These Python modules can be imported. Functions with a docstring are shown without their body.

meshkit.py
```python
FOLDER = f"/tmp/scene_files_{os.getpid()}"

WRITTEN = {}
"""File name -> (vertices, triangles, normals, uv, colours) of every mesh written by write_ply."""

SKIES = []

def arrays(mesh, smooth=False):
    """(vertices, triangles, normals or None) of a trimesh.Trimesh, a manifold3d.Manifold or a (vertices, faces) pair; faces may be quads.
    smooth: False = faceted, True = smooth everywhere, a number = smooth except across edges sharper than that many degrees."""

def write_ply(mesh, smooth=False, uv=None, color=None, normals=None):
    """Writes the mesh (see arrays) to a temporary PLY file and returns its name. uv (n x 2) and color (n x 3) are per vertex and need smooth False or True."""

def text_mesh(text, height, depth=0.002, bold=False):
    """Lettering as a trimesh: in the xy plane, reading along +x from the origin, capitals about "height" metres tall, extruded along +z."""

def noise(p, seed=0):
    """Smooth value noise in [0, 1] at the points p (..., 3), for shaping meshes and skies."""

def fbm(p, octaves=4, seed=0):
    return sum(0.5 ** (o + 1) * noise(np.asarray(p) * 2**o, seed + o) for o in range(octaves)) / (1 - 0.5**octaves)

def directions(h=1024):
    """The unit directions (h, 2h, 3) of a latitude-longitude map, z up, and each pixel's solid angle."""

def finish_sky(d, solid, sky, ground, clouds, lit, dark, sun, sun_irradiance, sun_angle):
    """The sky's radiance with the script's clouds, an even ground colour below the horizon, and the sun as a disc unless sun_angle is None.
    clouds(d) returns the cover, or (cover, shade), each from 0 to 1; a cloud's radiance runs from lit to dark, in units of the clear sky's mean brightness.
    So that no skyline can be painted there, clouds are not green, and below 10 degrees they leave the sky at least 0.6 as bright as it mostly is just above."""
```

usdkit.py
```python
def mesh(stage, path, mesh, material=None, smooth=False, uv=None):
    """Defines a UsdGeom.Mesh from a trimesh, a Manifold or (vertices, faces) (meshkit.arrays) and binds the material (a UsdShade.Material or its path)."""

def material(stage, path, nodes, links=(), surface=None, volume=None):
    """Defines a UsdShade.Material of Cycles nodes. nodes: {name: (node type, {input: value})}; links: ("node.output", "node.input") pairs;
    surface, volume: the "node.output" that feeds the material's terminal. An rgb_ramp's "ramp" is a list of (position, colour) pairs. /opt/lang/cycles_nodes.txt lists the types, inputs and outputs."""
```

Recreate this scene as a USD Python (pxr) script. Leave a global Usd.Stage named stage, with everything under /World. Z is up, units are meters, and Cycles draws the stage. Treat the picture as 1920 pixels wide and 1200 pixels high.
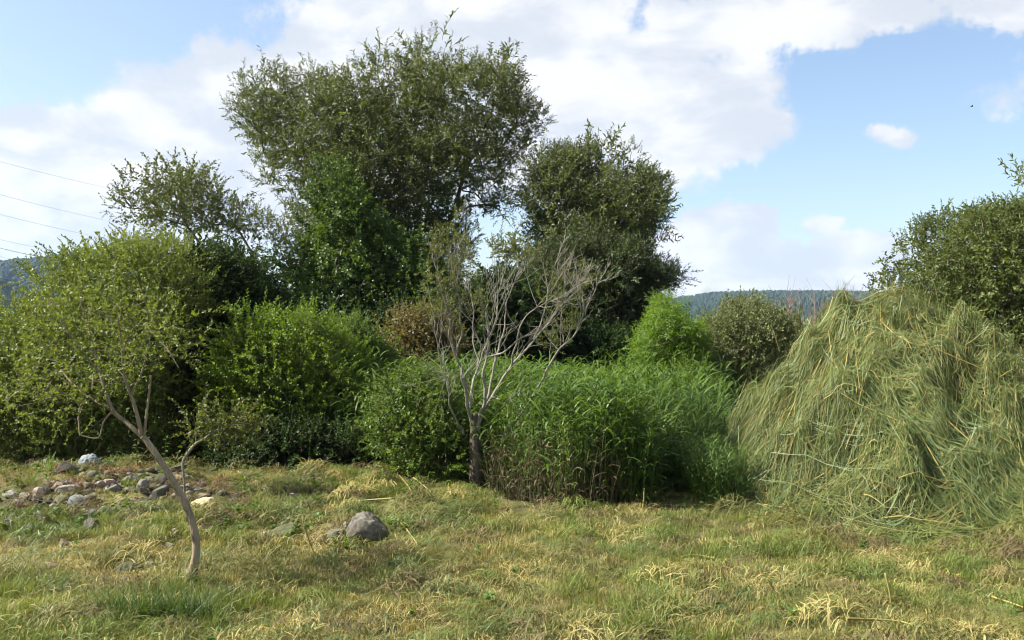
import math
import numpy as np
import shapely
from shapely.geometry import Polygon, Point
from scipy.spatial.transform import Rotation
from scipy.ndimage import map_coordinates
from pxr import Usd, UsdGeom, UsdLux, UsdShade, Gf, Sdf, Vt
import usdkit
from meshkit import fbm, noise

stage = Usd.Stage.CreateInMemory()
UsdGeom.SetStageUpAxis(stage, 'Z')
UsdGeom.SetStageMetersPerUnit(stage, 1.0)
UsdGeom.Xform.Define(stage, '/World')
UsdGeom.Scope.Define(stage, '/World/Looks')

# ------------------------------------------------------------------ camera
F, CX, CY, CAMZ = 1800.0, 960.0, 600.0, 1.65      # pinhole measured on the photograph (1920 px wide)
cam = UsdGeom.Camera.Define(stage, '/World/camera')
cam.CreateHorizontalApertureAttr(36.0)
cam.CreateVerticalApertureAttr(22.5)
cam.CreateFocalLengthAttr(36.0 * F / 1920.0)
cam.CreateClippingRangeAttr(Gf.Vec2f(0.1, 20000.0))
cam.AddTranslateOp().Set(Gf.Vec3d(0, 0, CAMZ))
cam.AddRotateXOp().Set(90.0)
cam.CreateExposureAttr(1.85)

# ------------------------------------------------------------------ sun and sky
SUN_AZ, SUN_EL = math.radians(-92), math.radians(42)
sd = np.array([math.sin(SUN_AZ) * math.cos(SUN_EL), math.cos(SUN_AZ) * math.cos(SUN_EL), math.sin(SUN_EL)])
sun = UsdLux.DistantLight.Define(stage, '/World/sun')
sun.CreateNormalizeAttr(True)
sun.CreateIntensityAttr(1.25)
sun.CreateAngleAttr(0.53)
sun.CreateColorAttr(Gf.Vec3f(1.0, 0.93, 0.80))
_x = np.cross([0, 0, 1], sd); _x /= np.linalg.norm(_x); _y = np.cross(sd, _x)
sun.AddTransformOp().Set(Gf.Matrix4d(*_x, 0, *_y, 0, *sd, 0, 0, 0, 0, 1))

SKY_STRENGTH = 0.056
CLOUD_LIT, CLOUD_DARK = (5.1, 5.1, 5.15), (3.75, 3.98, 4.3)
HAZE_DENSITY = 0.00006


class Graph:
    def __init__(self):
        self.n, self.l = {}, []

    def add(self, kind, ins=None, **links):
        k = f'{kind}_{len(self.n)}'
        self.n[k] = (kind, ins or {})
        for a, b in links.items():
            self.l.append((b, f'{k}.{a}'))
        return k

    def math(self, op, a, b=None, c=None, **extra):
        ins, links = {'math_type': op, **extra}, {}
        for i, v in enumerate((a, b, c)):
            if v is None:
                continue
            if isinstance(v, str):
                links[f'value{i+1}'] = v
            else:
                ins[f'value{i+1}'] = float(v)
        return self.add('math', ins, **links) + '.value'

    def vec(self, op, a, b=None, out='vector'):
        ins, links = {'math_type': op}, {}
        for i, v in enumerate((a, b)):
            if v is None:
                continue
            if isinstance(v, str):
                links[f'vector{i+1}'] = v
            else:
                ins[f'vector{i+1}'] = v
        return self.add('vector_math', ins, **links) + '.' + out

    def maprange(self, v, a, b, c, d, kind='smoothstep'):
        return self.add('map_range', {'range_type': kind, 'from_min': a, 'from_max': b, 'to_min': c, 'to_max': d, 'clamp': True}, value=v) + '.result'

    def mix(self, fac, a, b, kind='mix'):
        ins, links = {'mix_type': kind}, {}
        for key, v in (('fac', fac), ('color1', a), ('color2', b)):
            if isinstance(v, str):
                links[key] = v
            else:
                ins[key] = v
        return self.add('mix', ins, **links) + '.color'


g = Graph()
dirv = g.add('texture_coordinate') + '.generated'
sky = g.add('sky_texture', {'sky_type': 'single_scattering', 'sun_disc': False, 'sun_elevation': SUN_EL, 'sun_rotation': SUN_AZ,
                            'altitude': 100.0, 'air_density': 1.0, 'aerosol_density': 1.3, 'ozone_density': 1.0}) + '.color'
xyz = g.add('separate_xyz', vector=dirv)
az = g.math('arctan2', xyz + '.x', xyz + '.y')
el = g.math('arcsine', xyz + '.z')
uv0 = g.add('combine_xyz', x=az, y=el) + '.vector'
w1 = g.add('noise_texture', {'scale': 7.0, 'detail': 6.0, 'roughness': 0.6}, vector=dirv) + '.color'
w1 = g.vec('subtract', w1, (0.5, 0.5, 0.5))
w1 = g.vec('multiply', w1, (0.16, 0.10, 0.0))
uv = g.vec('add', uv0, w1)
field = None
# big cloud bands as the photograph shows them: (px, py, half width, half height, strength)
for px, py, rx, ry, s in [(-150, 360, 420, 150, 1.0), (180, 330, 330, 160, 1.0), (500, 270, 300, 190, 1.1), (760, 170, 330, 230, 1.2), (1000, 180, 330, 200, 1.2),
                          (900, 20, 360, 120, 1.0), (1250, 190, 230, 130, .85), (1330, 260, 200, 70, .8), (1400, 50, 270, 70, .85), (1640, 45, 240, 45, .7),
                          (1900, 10, 200, 45, .65), (1150, 330, 200, 80, .7), (1330, 470, 160, 65, 1.3), (1400, 430, 85, 45, 1.2), (1615, 480, 140, 52, 1.4), (1480, 530, 330, 30, .75),
                          (100, 430, 420, 70, .6), (1690, 245, 45, 20, .32), (1550, 418, 34, 18, .34), (-700, 250, 480, 200, 1.0), (2500, 480, 350, 80, .9), (2400, 100, 400, 90, .8)]:
    a0 = math.atan((px - CX) / F)
    e0 = math.atan((CY - py) / F * math.cos(a0))
    d = g.vec('subtract', uv, (a0, e0, 0.0))
    d = g.vec('multiply', d, (F / rx, F / ry, 0.0))
    d = g.vec('dot_product', d, d, 'value')
    f = g.math('multiply_add', d, -s, s)
    field = f if field is None else g.math('smoothmax', field, f, 0.25)
far = g.add('noise_texture', {'scale': 2.3, 'detail': 3.0, 'roughness': 0.5}, vector=dirv) + '.fac'
far = g.math('multiply_add', far, 6.0, -2.9)
away = g.math('maximum', g.maprange(g.math('absolute', az), .62, .95, 0, 1), g.maprange(el, .36, .6, 0, 1))
field = g.math('maximum', field, -1.5)
field = g.add('mix_float', {}, fac=away, a=field, b=far) + '.result'
fine = g.add('noise_texture', {'scale': 16.0, 'detail': 7.0, 'roughness': 0.62}, vector=dirv) + '.fac'
field = g.math('add', field, g.math('multiply_add', fine, 1.9, -.95))
cover = g.maprange(field, 0.0, 0.42, 0.0, 0.97)
sh = g.add('noise_texture', {'scale': 9.0, 'detail': 5.0, 'roughness': 0.55, 'distortion': .3}, vector=g.vec('multiply', g.vec('add', dirv, (.013, 0.0, -.03)), (1.0, 1.0, 2.2))) + '.fac'
shade = g.maprange(g.math('add', sh, g.math('multiply', field, .06)), .42, .68, 0.0, 1.0)
cloud = g.mix(shade, CLOUD_DARK, CLOUD_LIT)
glow = g.vec('dot_product', dirv, tuple(float(v) for v in sd), 'value')      # thin high veil, whiter towards the sun
veil = g.maprange(glow, -.2, 1.0, .02, .26)
sky = g.mix(veil, sky, (4.0, 4.5, 5.0))
col = g.mix(cover, sky, cloud)
bg = g.add('background_shader', {'strength': SKY_STRENGTH}, color=col)
dome_mat = usdkit.material(stage, '/World/Looks/sky_air', g.n, g.l, surface=bg + '.background')
dome = UsdLux.DomeLight.Define(stage, '/World/sky')
dome.CreateIntensityAttr(1.0)
UsdShade.MaterialBindingAPI.Apply(dome.GetPrim()).Bind(dome_mat)
dome.GetPrim().SetCustomDataByKey('kind', 'structure')

# ------------------------------------------------------------------ helpers
used = {}


def numbered(path):
    k = used.get(path, 0)
    used[path] = k + 1
    return path if k == 0 else f'{path}_{k:03d}'


def tag(p, label=None, cat=None, group=None, kind=None):
    p = p.GetPrim() if hasattr(p, 'GetPrim') else p
    for key, v in (('label', label), ('category', cat), ('group', group), ('kind', kind)):
        if v:
            p.SetCustomDataByKey(key, v)
    return p


def thing(name, label, cat, loc=(0, 0, 0), group=None, kind=None):
    x = UsdGeom.Xform.Define(stage, numbered('/World/' + name))
    x.AddTranslateOp().Set(Gf.Vec3d(*map(float, loc)))
    tag(x, label, cat, group, kind)
    x.base = None
    BASE[x.GetPath()] = np.asarray(loc, float)
    return x


BASE = {}


def obj(name, mesh, mat, parent=None, smooth=False, kind=None, label=None):
    """One Mesh prim; vertices are given in world coordinates and stored relative to the parent thing."""
    v, f = mesh
    root = '/World' if parent is None else str(parent.GetPath())
    off = np.zeros(3)
    q = parent.GetPath() if parent is not None else Sdf.Path('/World')
    while q != Sdf.Path('/World') and q != Sdf.Path.absoluteRootPath:
        off = off + BASE.get(q, np.zeros(3))
        q = q.GetParentPath()
    m = usdkit.mesh(stage, numbered(root + '/' + name), (np.asarray(v) - off, f), mat, smooth)
    tag(m, label, None, None, kind)
    return m


def at(px, py, d):
    return np.array([(px - CX) / F * d, d, CAMZ - (py - CY) / F * d])


def cat(meshes):
    vs, fs, n = [], [], 0
    for v, f in meshes:
        vs.append(v); fs.append(np.asarray(f) + n); n += len(v)
    return np.vstack(vs), np.vstack(fs)


def unit(v):
    v = np.asarray(v, float)
    return v / np.maximum(np.linalg.norm(v, axis=-1, keepdims=True), 1e-9)


def tube(P, R, sides=5):
    P = np.asarray(P, float); R = np.broadcast_to(np.asarray(R, float), (len(P),))
    T = unit(np.gradient(P, axis=0))
    ref = np.array([0.13, 0.97, 0.2]) if abs(T[:, 1]).mean() < .8 else np.array([1.0, 0.1, 0.1])
    A = unit(np.cross(T, ref)); B = np.cross(T, A)
    ang = np.arange(sides) / sides * 2 * np.pi
    V = P[:, None] + R[:, None, None] * (np.cos(ang)[None, :, None] * A[:, None] + np.sin(ang)[None, :, None] * B[:, None])
    V = V.reshape(-1, 3)
    f = []
    for i in range(len(P) - 1):
        for j in range(sides):
            a, b = i * sides + j, i * sides + (j + 1) % sides
            f += [(a, a + sides, b + sides), (a, b + sides, b)]
    for j in range(1, sides - 1):
        f += [(0, j, j + 1), ((len(P) - 1) * sides, (len(P) - 1) * sides + j + 1, (len(P) - 1) * sides + j)]
    return V, np.array(f)


def strips(P, W, S):
    """P (n,k,3) centre lines, W (n,k) half widths, S (n,3) or (n,k,3) side directions."""
    n, k = P.shape[:2]
    if S.ndim == 2:
        S = np.repeat(S[:, None], k, 1)
    V = np.stack([P - S * W[..., None], P + S * W[..., None]], 2).reshape(-1, 3)
    b = (np.arange(n)[:, None] * k + np.arange(k - 1)[None]) * 2
    b = b.ravel()
    f = np.vstack([np.stack([b, b + 1, b + 3], 1), np.stack([b, b + 3, b + 2], 1)])
    return V, f


def smooth_line(P, n):
    """Catmull-Rom through the points."""
    P = np.asarray(P, float)
    if len(P) < 3:
        t = np.linspace(0, 1, n)[:, None]
        return P[0] * (1 - t) + P[-1] * t
    Q = np.vstack([2 * P[0] - P[1], P, 2 * P[-1] - P[-2]])
    s = np.linspace(0, len(P) - 1 - 1e-6, n)
    i = s.astype(int); t = (s - i)[:, None]
    a, b, c, d = Q[i], Q[i + 1], Q[i + 2], Q[i + 3]
    return .5 * (2 * b + (c - a) * t + (2 * a - 5 * b + 4 * c - d) * t**2 + (3 * b - a - 3 * c + d) * t**3)


def leaf(base, direction, normal, length, width, fold=.25, droop=.15):
    """A leaf of six triangles, folded along its rib and drooping to its tip."""
    d = unit(direction); s = unit(np.cross(d, normal)); n = np.cross(s, d)
    p0 = base
    p1 = base + d * length * .38 + n * droop * length * .05
    p2 = base + d * length * .72 - n * droop * length * .25
    p3 = base + d * length - n * droop * length * .8
    up = n * fold * width
    V = np.array([p0, p1, p2, p3, p1 + s * width + up, p2 + s * width * .72 + up * .7, p1 - s * width + up, p2 - s * width * .72 + up * .7])
    f = np.array([(0, 4, 1), (1, 4, 5), (1, 5, 2), (2, 5, 3), (0, 1, 6), (1, 7, 6), (1, 2, 7), (2, 3, 7)])
    return V, f


def twig(rng, length, n, ll, lw, angle=50, stem_r=.003, curve=.2, fold=.25, droop=.3, compound=0, jit=14):
    """Two meshes: stem and leaves of a twig that grows from the origin along +z."""
    bend = rng.normal(0, curve, 2)
    t = np.linspace(0, 1, 5)
    P = np.stack([bend[0] * length * t**2, bend[1] * length * t**2, length * t], 1)
    st = tube(P, stem_r * (1 - .7 * t), 3)
    L = []
    for i in range(n):
        s = .12 + .88 * (i + rng.uniform(0, .5)) / n
        p = np.array([bend[0] * length * s**2, bend[1] * length * s**2, length * s])
        phi = i * 2.4 + rng.normal(0, .4)
        a = math.radians(angle * (1 - .45 * s) + rng.normal(0, jit))
        side = np.array([math.cos(phi), math.sin(phi), 0])
        d = side * math.sin(a) + np.array([0, 0, 1]) * math.cos(a)
        nr = np.cross(d, np.cross([0, 0, 1], d)) * .6 + rng.normal(0, .4, 3)
        k = rng.uniform(.65, 1.15) * (1 - .35 * s)
        if compound:
            d = unit(d - np.array([0, 0, .25])); side2 = unit(np.cross(d, nr))
            for j in range(compound):
                q = p + d * ll * 2.6 * (j + .6) / compound
                sg = 1 if j % 2 else -1
                L.append(leaf(q, unit(side2 * sg * .9 + d * .5), nr, ll * k, lw * k, fold, droop))
            L.append(leaf(p + d * ll * 2.6, d, nr, ll * k, lw * k, fold, droop))
        else:
            L.append(leaf(p, d, nr, ll * k, lw * k, fold, droop))
    return st, cat(L)


def quats(dirs, rng, roll=True):
    z = unit(dirs)
    r = rng.normal(size=z.shape) if roll else np.tile([0.0, 1.0, 0.0], (len(z), 1))
    x = unit(np.cross(r, z)); y = np.cross(z, x)
    return Rotation.from_matrix(np.stack([x, y, z], 2)).as_quat()   # x, y, z, w


def instancer(name, protos, pos, q, scale, idx, parent=None, kind='stuff', label=None, category=None):
    """protos: list of lists of (mesh, material). Positions in world coordinates."""
    root = '/World' if parent is None else str(parent.GetPath())
    off = BASE[parent.GetPath()] if parent is not None else np.zeros(3)
    path = numbered(root + '/' + name)
    pi = UsdGeom.PointInstancer.Define(stage, path)
    targets = []
    for i, parts in enumerate(protos):
        x = UsdGeom.Xform.Define(stage, f'{path}/sprig_{i:03d}')
        for j, (m, mat) in enumerate(parts):
            usdkit.mesh(stage, f'{path}/sprig_{i:03d}/piece_{j:03d}', m, mat)
        targets.append(x.GetPath())
    pi.CreatePrototypesRel().SetTargets(targets)
    pi.CreatePositionsAttr(Vt.Vec3fArray.FromNumpy((np.asarray(pos) - off).astype(np.float32)))
    pi.CreateOrientationsAttr(Vt.QuathArray.FromNumpy(np.asarray(q).astype(np.float16)))
    scale = np.asarray(scale, float)
    if scale.ndim == 1:
        scale = np.repeat(scale[:, None], 3, 1)
    pi.CreateScalesAttr(Vt.Vec3fArray.FromNumpy(scale.astype(np.float32)))
    pi.CreateProtoIndicesAttr(Vt.IntArray.FromNumpy(np.asarray(idx).astype(np.int32)))
    tag(pi, label, category, None, kind)
    return pi


# ------------------------------------------------------------------ materials
def leaf_mat(name, c1, c2, c3=None, trans=.38, rough=.5, spec=.28, scale=1.4, spread=1.0, warm=(1.35, 1.25, .45)):
    """Leaves: tone varies from leaf to leaf and, more slowly, from place to place; light shines through."""
    g = Graph()
    geo = g.add('geometry')
    nz = g.add('noise_texture', {'scale': scale, 'detail': 2.0}, vector=geo + '.position') + '.fac'
    r = g.math('multiply_add', geo + '.random_per_island', .75 * spread, g.math('multiply_add', nz, 1.2, -.45 - .1 * spread))
    stops = [(0.0, c1), (.6, c2)] + ([(1.0, c3)] if c3 else [(1.0, tuple(min(1, x * 1.25) for x in c2))])
    c = g.add('rgb_ramp', {'ramp': stops}, fac=r) + '.color'
    p = g.add('principled_bsdf', {'roughness': rough, 'specular_ior_level': spec}, base_color=c)
    t = g.add('translucent_bsdf', {}, color=g.mix(1.0, c, warm, 'multiply'))
    m = g.add('mix_closure', {'fac': trans}, closure1=p + '.BSDF', closure2=t + '.BSDF')
    return usdkit.material(stage, '/World/Looks/' + name, g.n, g.l, surface=m + '.closure')


def rough_mat(name, stops, scale=6.0, detail=6.0, rough=.9, bump=.4, stretch=(1, 1, 1), spec=.2, dist=.02):
    g = Graph()
    geo = g.add('geometry')
    v = g.vec('multiply', geo + '.position', stretch)
    n = g.add('noise_texture', {'scale': scale, 'detail': detail, 'roughness': .65}, vector=v) + '.fac'
    c = g.add('rgb_ramp', {'ramp': stops}, fac=n) + '.color'
    n2 = g.add('noise_texture', {'scale': scale * 5, 'detail': 4.0, 'roughness': .7}, vector=v) + '.fac'
    c = g.mix(g.maprange(n2, .3, .75, 0, .45), c, g.mix(1.0, c, (.45, .45, .42), 'multiply'))
    b = g.add('bump', {'strength': bump, 'distance': dist}, height=n2) + '.normal'
    p = g.add('principled_bsdf', {'roughness': rough, 'specular_ior_level': spec}, base_color=c, normal=b)
    return usdkit.material(stage, '/World/Looks/' + name, g.n, g.l, surface=p + '.BSDF')


M = {}
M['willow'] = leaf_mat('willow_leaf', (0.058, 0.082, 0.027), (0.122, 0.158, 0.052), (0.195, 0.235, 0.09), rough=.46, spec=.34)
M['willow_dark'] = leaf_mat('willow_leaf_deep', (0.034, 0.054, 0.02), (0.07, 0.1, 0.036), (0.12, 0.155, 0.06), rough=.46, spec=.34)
M['small_tree'] = leaf_mat('small_tree_leaf', (0.06, 0.084, 0.028), (0.12, 0.155, 0.052), (0.19, 0.225, 0.095), rough=.46, spec=.34)
M['broad'] = leaf_mat('broad_leaf', (0.045, 0.082, 0.016), (0.092, 0.155, 0.028), (0.145, 0.22, 0.048), rough=.42, spec=.35)
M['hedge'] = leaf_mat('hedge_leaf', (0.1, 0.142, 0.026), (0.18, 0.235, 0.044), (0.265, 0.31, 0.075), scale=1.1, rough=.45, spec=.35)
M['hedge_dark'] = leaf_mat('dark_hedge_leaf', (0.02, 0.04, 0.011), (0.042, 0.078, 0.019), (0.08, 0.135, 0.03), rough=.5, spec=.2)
M['bright'] = leaf_mat('bright_hedge_leaf', (0.08, 0.135, 0.014), (0.155, 0.24, 0.024), (0.24, 0.33, 0.045), trans=.42, rough=.45)
M['yellow'] = leaf_mat('sapling_leaf', (.09, .125, .028), (.15, .185, .045), (.22, .24, .07), trans=.4)
M['ash'] = leaf_mat('ash_leaf', (.08, .15, .018), (.14, .24, .03), (.20, .31, .05), trans=.45)
M['grey'] = leaf_mat('grey_shrub_leaf', (0.1, 0.125, 0.05), (0.175, 0.205, 0.09), (0.25, 0.28, 0.15), trans=.25)
M['right'] = leaf_mat('right_tree_leaf', (0.062, 0.09, 0.022), (0.125, 0.165, 0.038), (0.19, 0.225, 0.065), rough=.46, spec=.34)
M['rusty'] = leaf_mat('rusty_leaf', (.09, .085, .03), (.16, .12, .05), (.24, .12, .07))
M['olive'] = leaf_mat('olive_tuft_leaf', (.075, .095, .025), (.12, .145, .04), (.17, .19, .06))
M['weed'] = leaf_mat('weed_leaf', (0.07, 0.12, 0.022), (0.125, 0.2, 0.04), (0.2, 0.28, 0.07), trans=.4)
M['reed'] = leaf_mat('reed_leaf', (0.065, 0.12, 0.022), (0.12, 0.19, 0.035), (0.2, 0.27, 0.07), trans=.38, scale=2.0)
M['clump'] = leaf_mat('dark_grass', (.04, .075, .02), (.08, .13, .035), (.13, .19, .06))
M['reed_dry'] = leaf_mat('dry_reed', (0.06, 0.052, 0.026), (0.105, 0.092, 0.045), (0.19, 0.165, 0.09), trans=.15, rough=.7)
M['grass'] = leaf_mat('grass_blade', (0.11, 0.148, 0.034), (0.205, 0.24, 0.06), (0.32, 0.33, 0.115), trans=.3, scale=1.6, rough=.55)
M['straw'] = leaf_mat('straw_blade', (0.27, 0.235, 0.09), (0.42, 0.37, 0.155), (0.56, 0.5, 0.24), trans=.2, scale=2.2, rough=.65)
M['brown'] = leaf_mat('withered_blade', (0.1, 0.078, 0.038), (0.18, 0.14, 0.068), (0.27, 0.22, 0.11), trans=.15, scale=2.2, rough=.7)
M['hay_green'] = leaf_mat('cut_reed_green', (0.08, 0.115, 0.032), (0.15, 0.195, 0.058), (0.235, 0.28, 0.1), trans=.22, rough=.5)
M['hay_grey'] = leaf_mat('cut_reed_grey', (0.085, 0.125, 0.05), (0.15, 0.2, 0.088), (0.235, 0.285, 0.14), trans=.2, rough=.5)
M['hay_straw'] = leaf_mat('cut_reed_straw', (0.23, 0.2, 0.065), (0.37, 0.325, 0.115), (0.5, 0.44, 0.19), trans=.18, rough=.6)
M['hay_olive'] = leaf_mat('cut_reed_olive', (0.115, 0.115, 0.034), (0.19, 0.19, 0.06), (0.29, 0.28, 0.095), trans=.2, rough=.55)
M['bark'] = rough_mat('bark', [(.3, (.05, .04, .03)), (.7, (.13, .11, .085))], 14, stretch=(1, 1, .3))
M['pale_bark'] = rough_mat('pale_bark', [(.3, (.11, .09, .06)), (.55, (.19, .16, .11)), (.75, (.27, .235, .17))], 18, stretch=(1, 1, .25), rough=.8)
M['grey_bark'] = rough_mat('grey_bark', [(.3, (.11, .105, .085)), (.6, (.21, .20, .17)), (.8, (.33, .315, .275))], 22, stretch=(1, 1, .35), rough=.8)
M['dark_bark'] = rough_mat('mossy_bark', [(.3, (.045, .04, .03)), (.7, (.12, .10, .08))], 18, stretch=(1, 1, .35))
M['twig'] = rough_mat('twig_bark', [(.3, (.07, .055, .035)), (.7, (.15, .12, .08))], 12)
M['twig_red'] = rough_mat('red_twig_bark', [(.3, (.13, .075, .055)), (.7, (.22, .14, .11))], 12)
g = Graph()                                        # dark earth under the mown grass, green meadow beyond the trees
geo = g.add('geometry')
n1 = g.add('noise_texture', {'scale': 3.0, 'detail': 6.0, 'roughness': .65}, vector=geo + '.position') + '.fac'
c1 = g.add('rgb_ramp', {'ramp': [(.3, (.045, .04, .02)), (.5, (.085, .08, .035)), (.7, (.14, .13, .055))]}, fac=n1) + '.color'
n2 = g.add('noise_texture', {'scale': .4, 'detail': 8.0, 'roughness': .7}, vector=geo + '.position') + '.fac'
c2 = g.add('rgb_ramp', {'ramp': [(.3, (.035, .06, .018)), (.7, (.08, .12, .035))]}, fac=n2) + '.color'
cc = g.mix(g.maprange(g.add('separate_xyz', vector=geo + '.position') + '.y', 12.0, 16.0, 0, 1), c1, c2)
n3 = g.add('noise_texture', {'scale': 40.0, 'detail': 4.0, 'roughness': .7}, vector=geo + '.position') + '.fac'
bb = g.add('bump', {'strength': .8, 'distance': .02}, height=n3) + '.normal'
pp = g.add('principled_bsdf', {'roughness': .95, 'specular_ior_level': .1}, base_color=cc, normal=bb)
M['soil'] = usdkit.material(stage, '/World/Looks/soil', g.n, g.l, surface=pp + '.BSDF')
M['rust'] = leaf_mat('rusty_moss', (.10, .055, .02), (.17, .09, .032), (.24, .14, .06), trans=.1, scale=3.0, rough=.8)
M['heap'] = rough_mat('matted_hay', [(.3, (.03, .032, .014)), (.55, (.06, .064, .025)), (.8, (.11, .11, .042))], 7.0, bump=1.0, stretch=(1, 1, 2.5), dist=.05)
M['cable'] = rough_mat('cable_metal', [(.3, (.3, .3, .31)), (.7, (.4, .4, .41))], 3.0)
M['bird'] = rough_mat('bird_feather', [(.3, (.03, .03, .035)), (.7, (.07, .07, .08))], 30.0)
M['forest'] = leaf_mat('far_forest_leaf', (.022, .040, .020), (.040, .065, .028), (.06, .085, .035), trans=.1, scale=.01, rough=.8, spec=.1)
M['hill'] = rough_mat('hillside', [(.3, (.02, .035, .018)), (.7, (.05, .075, .03))], .02, bump=.2)


def stone_mat(name, a, b, moss=0.0):
    g = Graph()
    geo = g.add('geometry')
    n = g.add('noise_texture', {'scale': 14.0, 'detail': 8.0, 'roughness': .7}, vector=geo + '.position') + '.fac'
    c = g.add('rgb_ramp', {'ramp': [(.3, a), (.7, b)]}, fac=n) + '.color'
    sp = g.add('noise_texture', {'scale': 90.0, 'detail': 3.0}, vector=geo + '.position') + '.fac'
    c = g.mix(g.maprange(sp, .55, .7, 0, .5), c, tuple(x * .35 for x in a))
    if moss:
        up = g.add('noise_texture', {'scale': 7.0, 'detail': 4.0}, vector=geo + '.position') + '.fac'
        c = g.mix(g.maprange(up, .62 - .3 * moss, .7 - .2 * moss, 0, .9), c, (.05, .056, .022))
    bm = g.add('bump', {'strength': .5, 'distance': .01}, height=n) + '.normal'
    p = g.add('principled_bsdf', {'roughness': .85, 'specular_ior_level': .25}, base_color=c, normal=bm)
    return usdkit.material(stage, '/World/Looks/' + name, g.n, g.l, surface=p + '.BSDF')


M['stone_grey'] = stone_mat('grey_stone', (0.075, 0.072, 0.065), (0.18, 0.172, 0.155), moss=.35)
M['stone_blue'] = stone_mat('blue_grey_stone', (0.09, 0.108, 0.12), (0.185, 0.21, 0.225))
M['stone_pale'] = stone_mat('pale_stone', (0.12, 0.108, 0.09), (0.25, 0.225, 0.19), moss=.35)
M['stone_pink'] = stone_mat('pinkish_stone', (0.13, 0.098, 0.075), (0.26, 0.195, 0.15), moss=.35)
M['stone_sand'] = stone_mat('sandstone', (0.26, 0.2, 0.115), (0.44, 0.345, 0.21))
M['stone_dark'] = stone_mat('dark_stone', (0.03, 0.03, 0.028), (0.085, 0.08, 0.074), moss=.35)
M['stone_moss'] = stone_mat('mossy_stone', (.05, .048, .036), (.13, .125, .10), moss=.95)
M['stone_rock'] = stone_mat('weathered_rock', (0.045, 0.042, 0.036), (0.14, 0.13, 0.11), moss=.45)

# ------------------------------------------------------------------ ground
def sstep(a, b, x):
    t = np.clip((np.asarray(x, float) - a) / (b - a), 0, 1)
    return t * t * (3 - 2 * t)


EDGE = np.array([[-30, 10.6], [-5, 10.5], [-1.6, 10.0], [-.75, 9.9], [-.45, 9.6], [0.0, 8.8], [.45, 8.3], [.95, 8.15], [1.3, 8.5], [1.6, 9.1], [1.9, 9.9], [2.1, 10.8], [2.4, 12.0], [30, 13]])


def ground_exact(x, y):
    x, y = np.asarray(x, float), np.asarray(y, float)
    edge = np.interp(x, EDGE[:, 0], EDGE[:, 1])
    bank = .06 * sstep(7.1, 9.2, y) * sstep(-.2, -1.6, x) * (1 - .3 * sstep(-3, -7, x))
    tip = .10 * np.exp(-(((x + 4.0) / 1.6)**2 + ((y - 8.9) / .9)**2))
    drop = -.75 * sstep(0, .55, y - edge) * (1 - sstep(17, 24, y)) * sstep(-4.2, -.9, x) * sstep(3.4, 2.2, x) - .25 * sstep(0, .8, y - edge) * (1 - sstep(17, 24, y)) * sstep(-.9, -4.2, x)
    p = np.stack([x, y, 0 * x], -1)
    near = 1 - sstep(30, 60, y)
    bk = sstep(7.0, 7.6, y) * sstep(-.1, -.9, x) * sstep(12, 10, y)
    bumps = ((fbm(p * 2.3 + 50, 3, 3) - .5) * .10 + (fbm(p * .7 + 20, 2, 9) - .5) * .12) * near * sstep(0, 1, 20 - abs(x))
    return bank + tip + drop + bumps + bk * (fbm(p * 4.5 + 31, 3, 14) - .5) * .17


_GX, _GY = np.linspace(-12, 12, 721), np.linspace(2.5, 26, 706)
_GT = ground_exact(*np.meshgrid(_GX, _GY))


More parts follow.
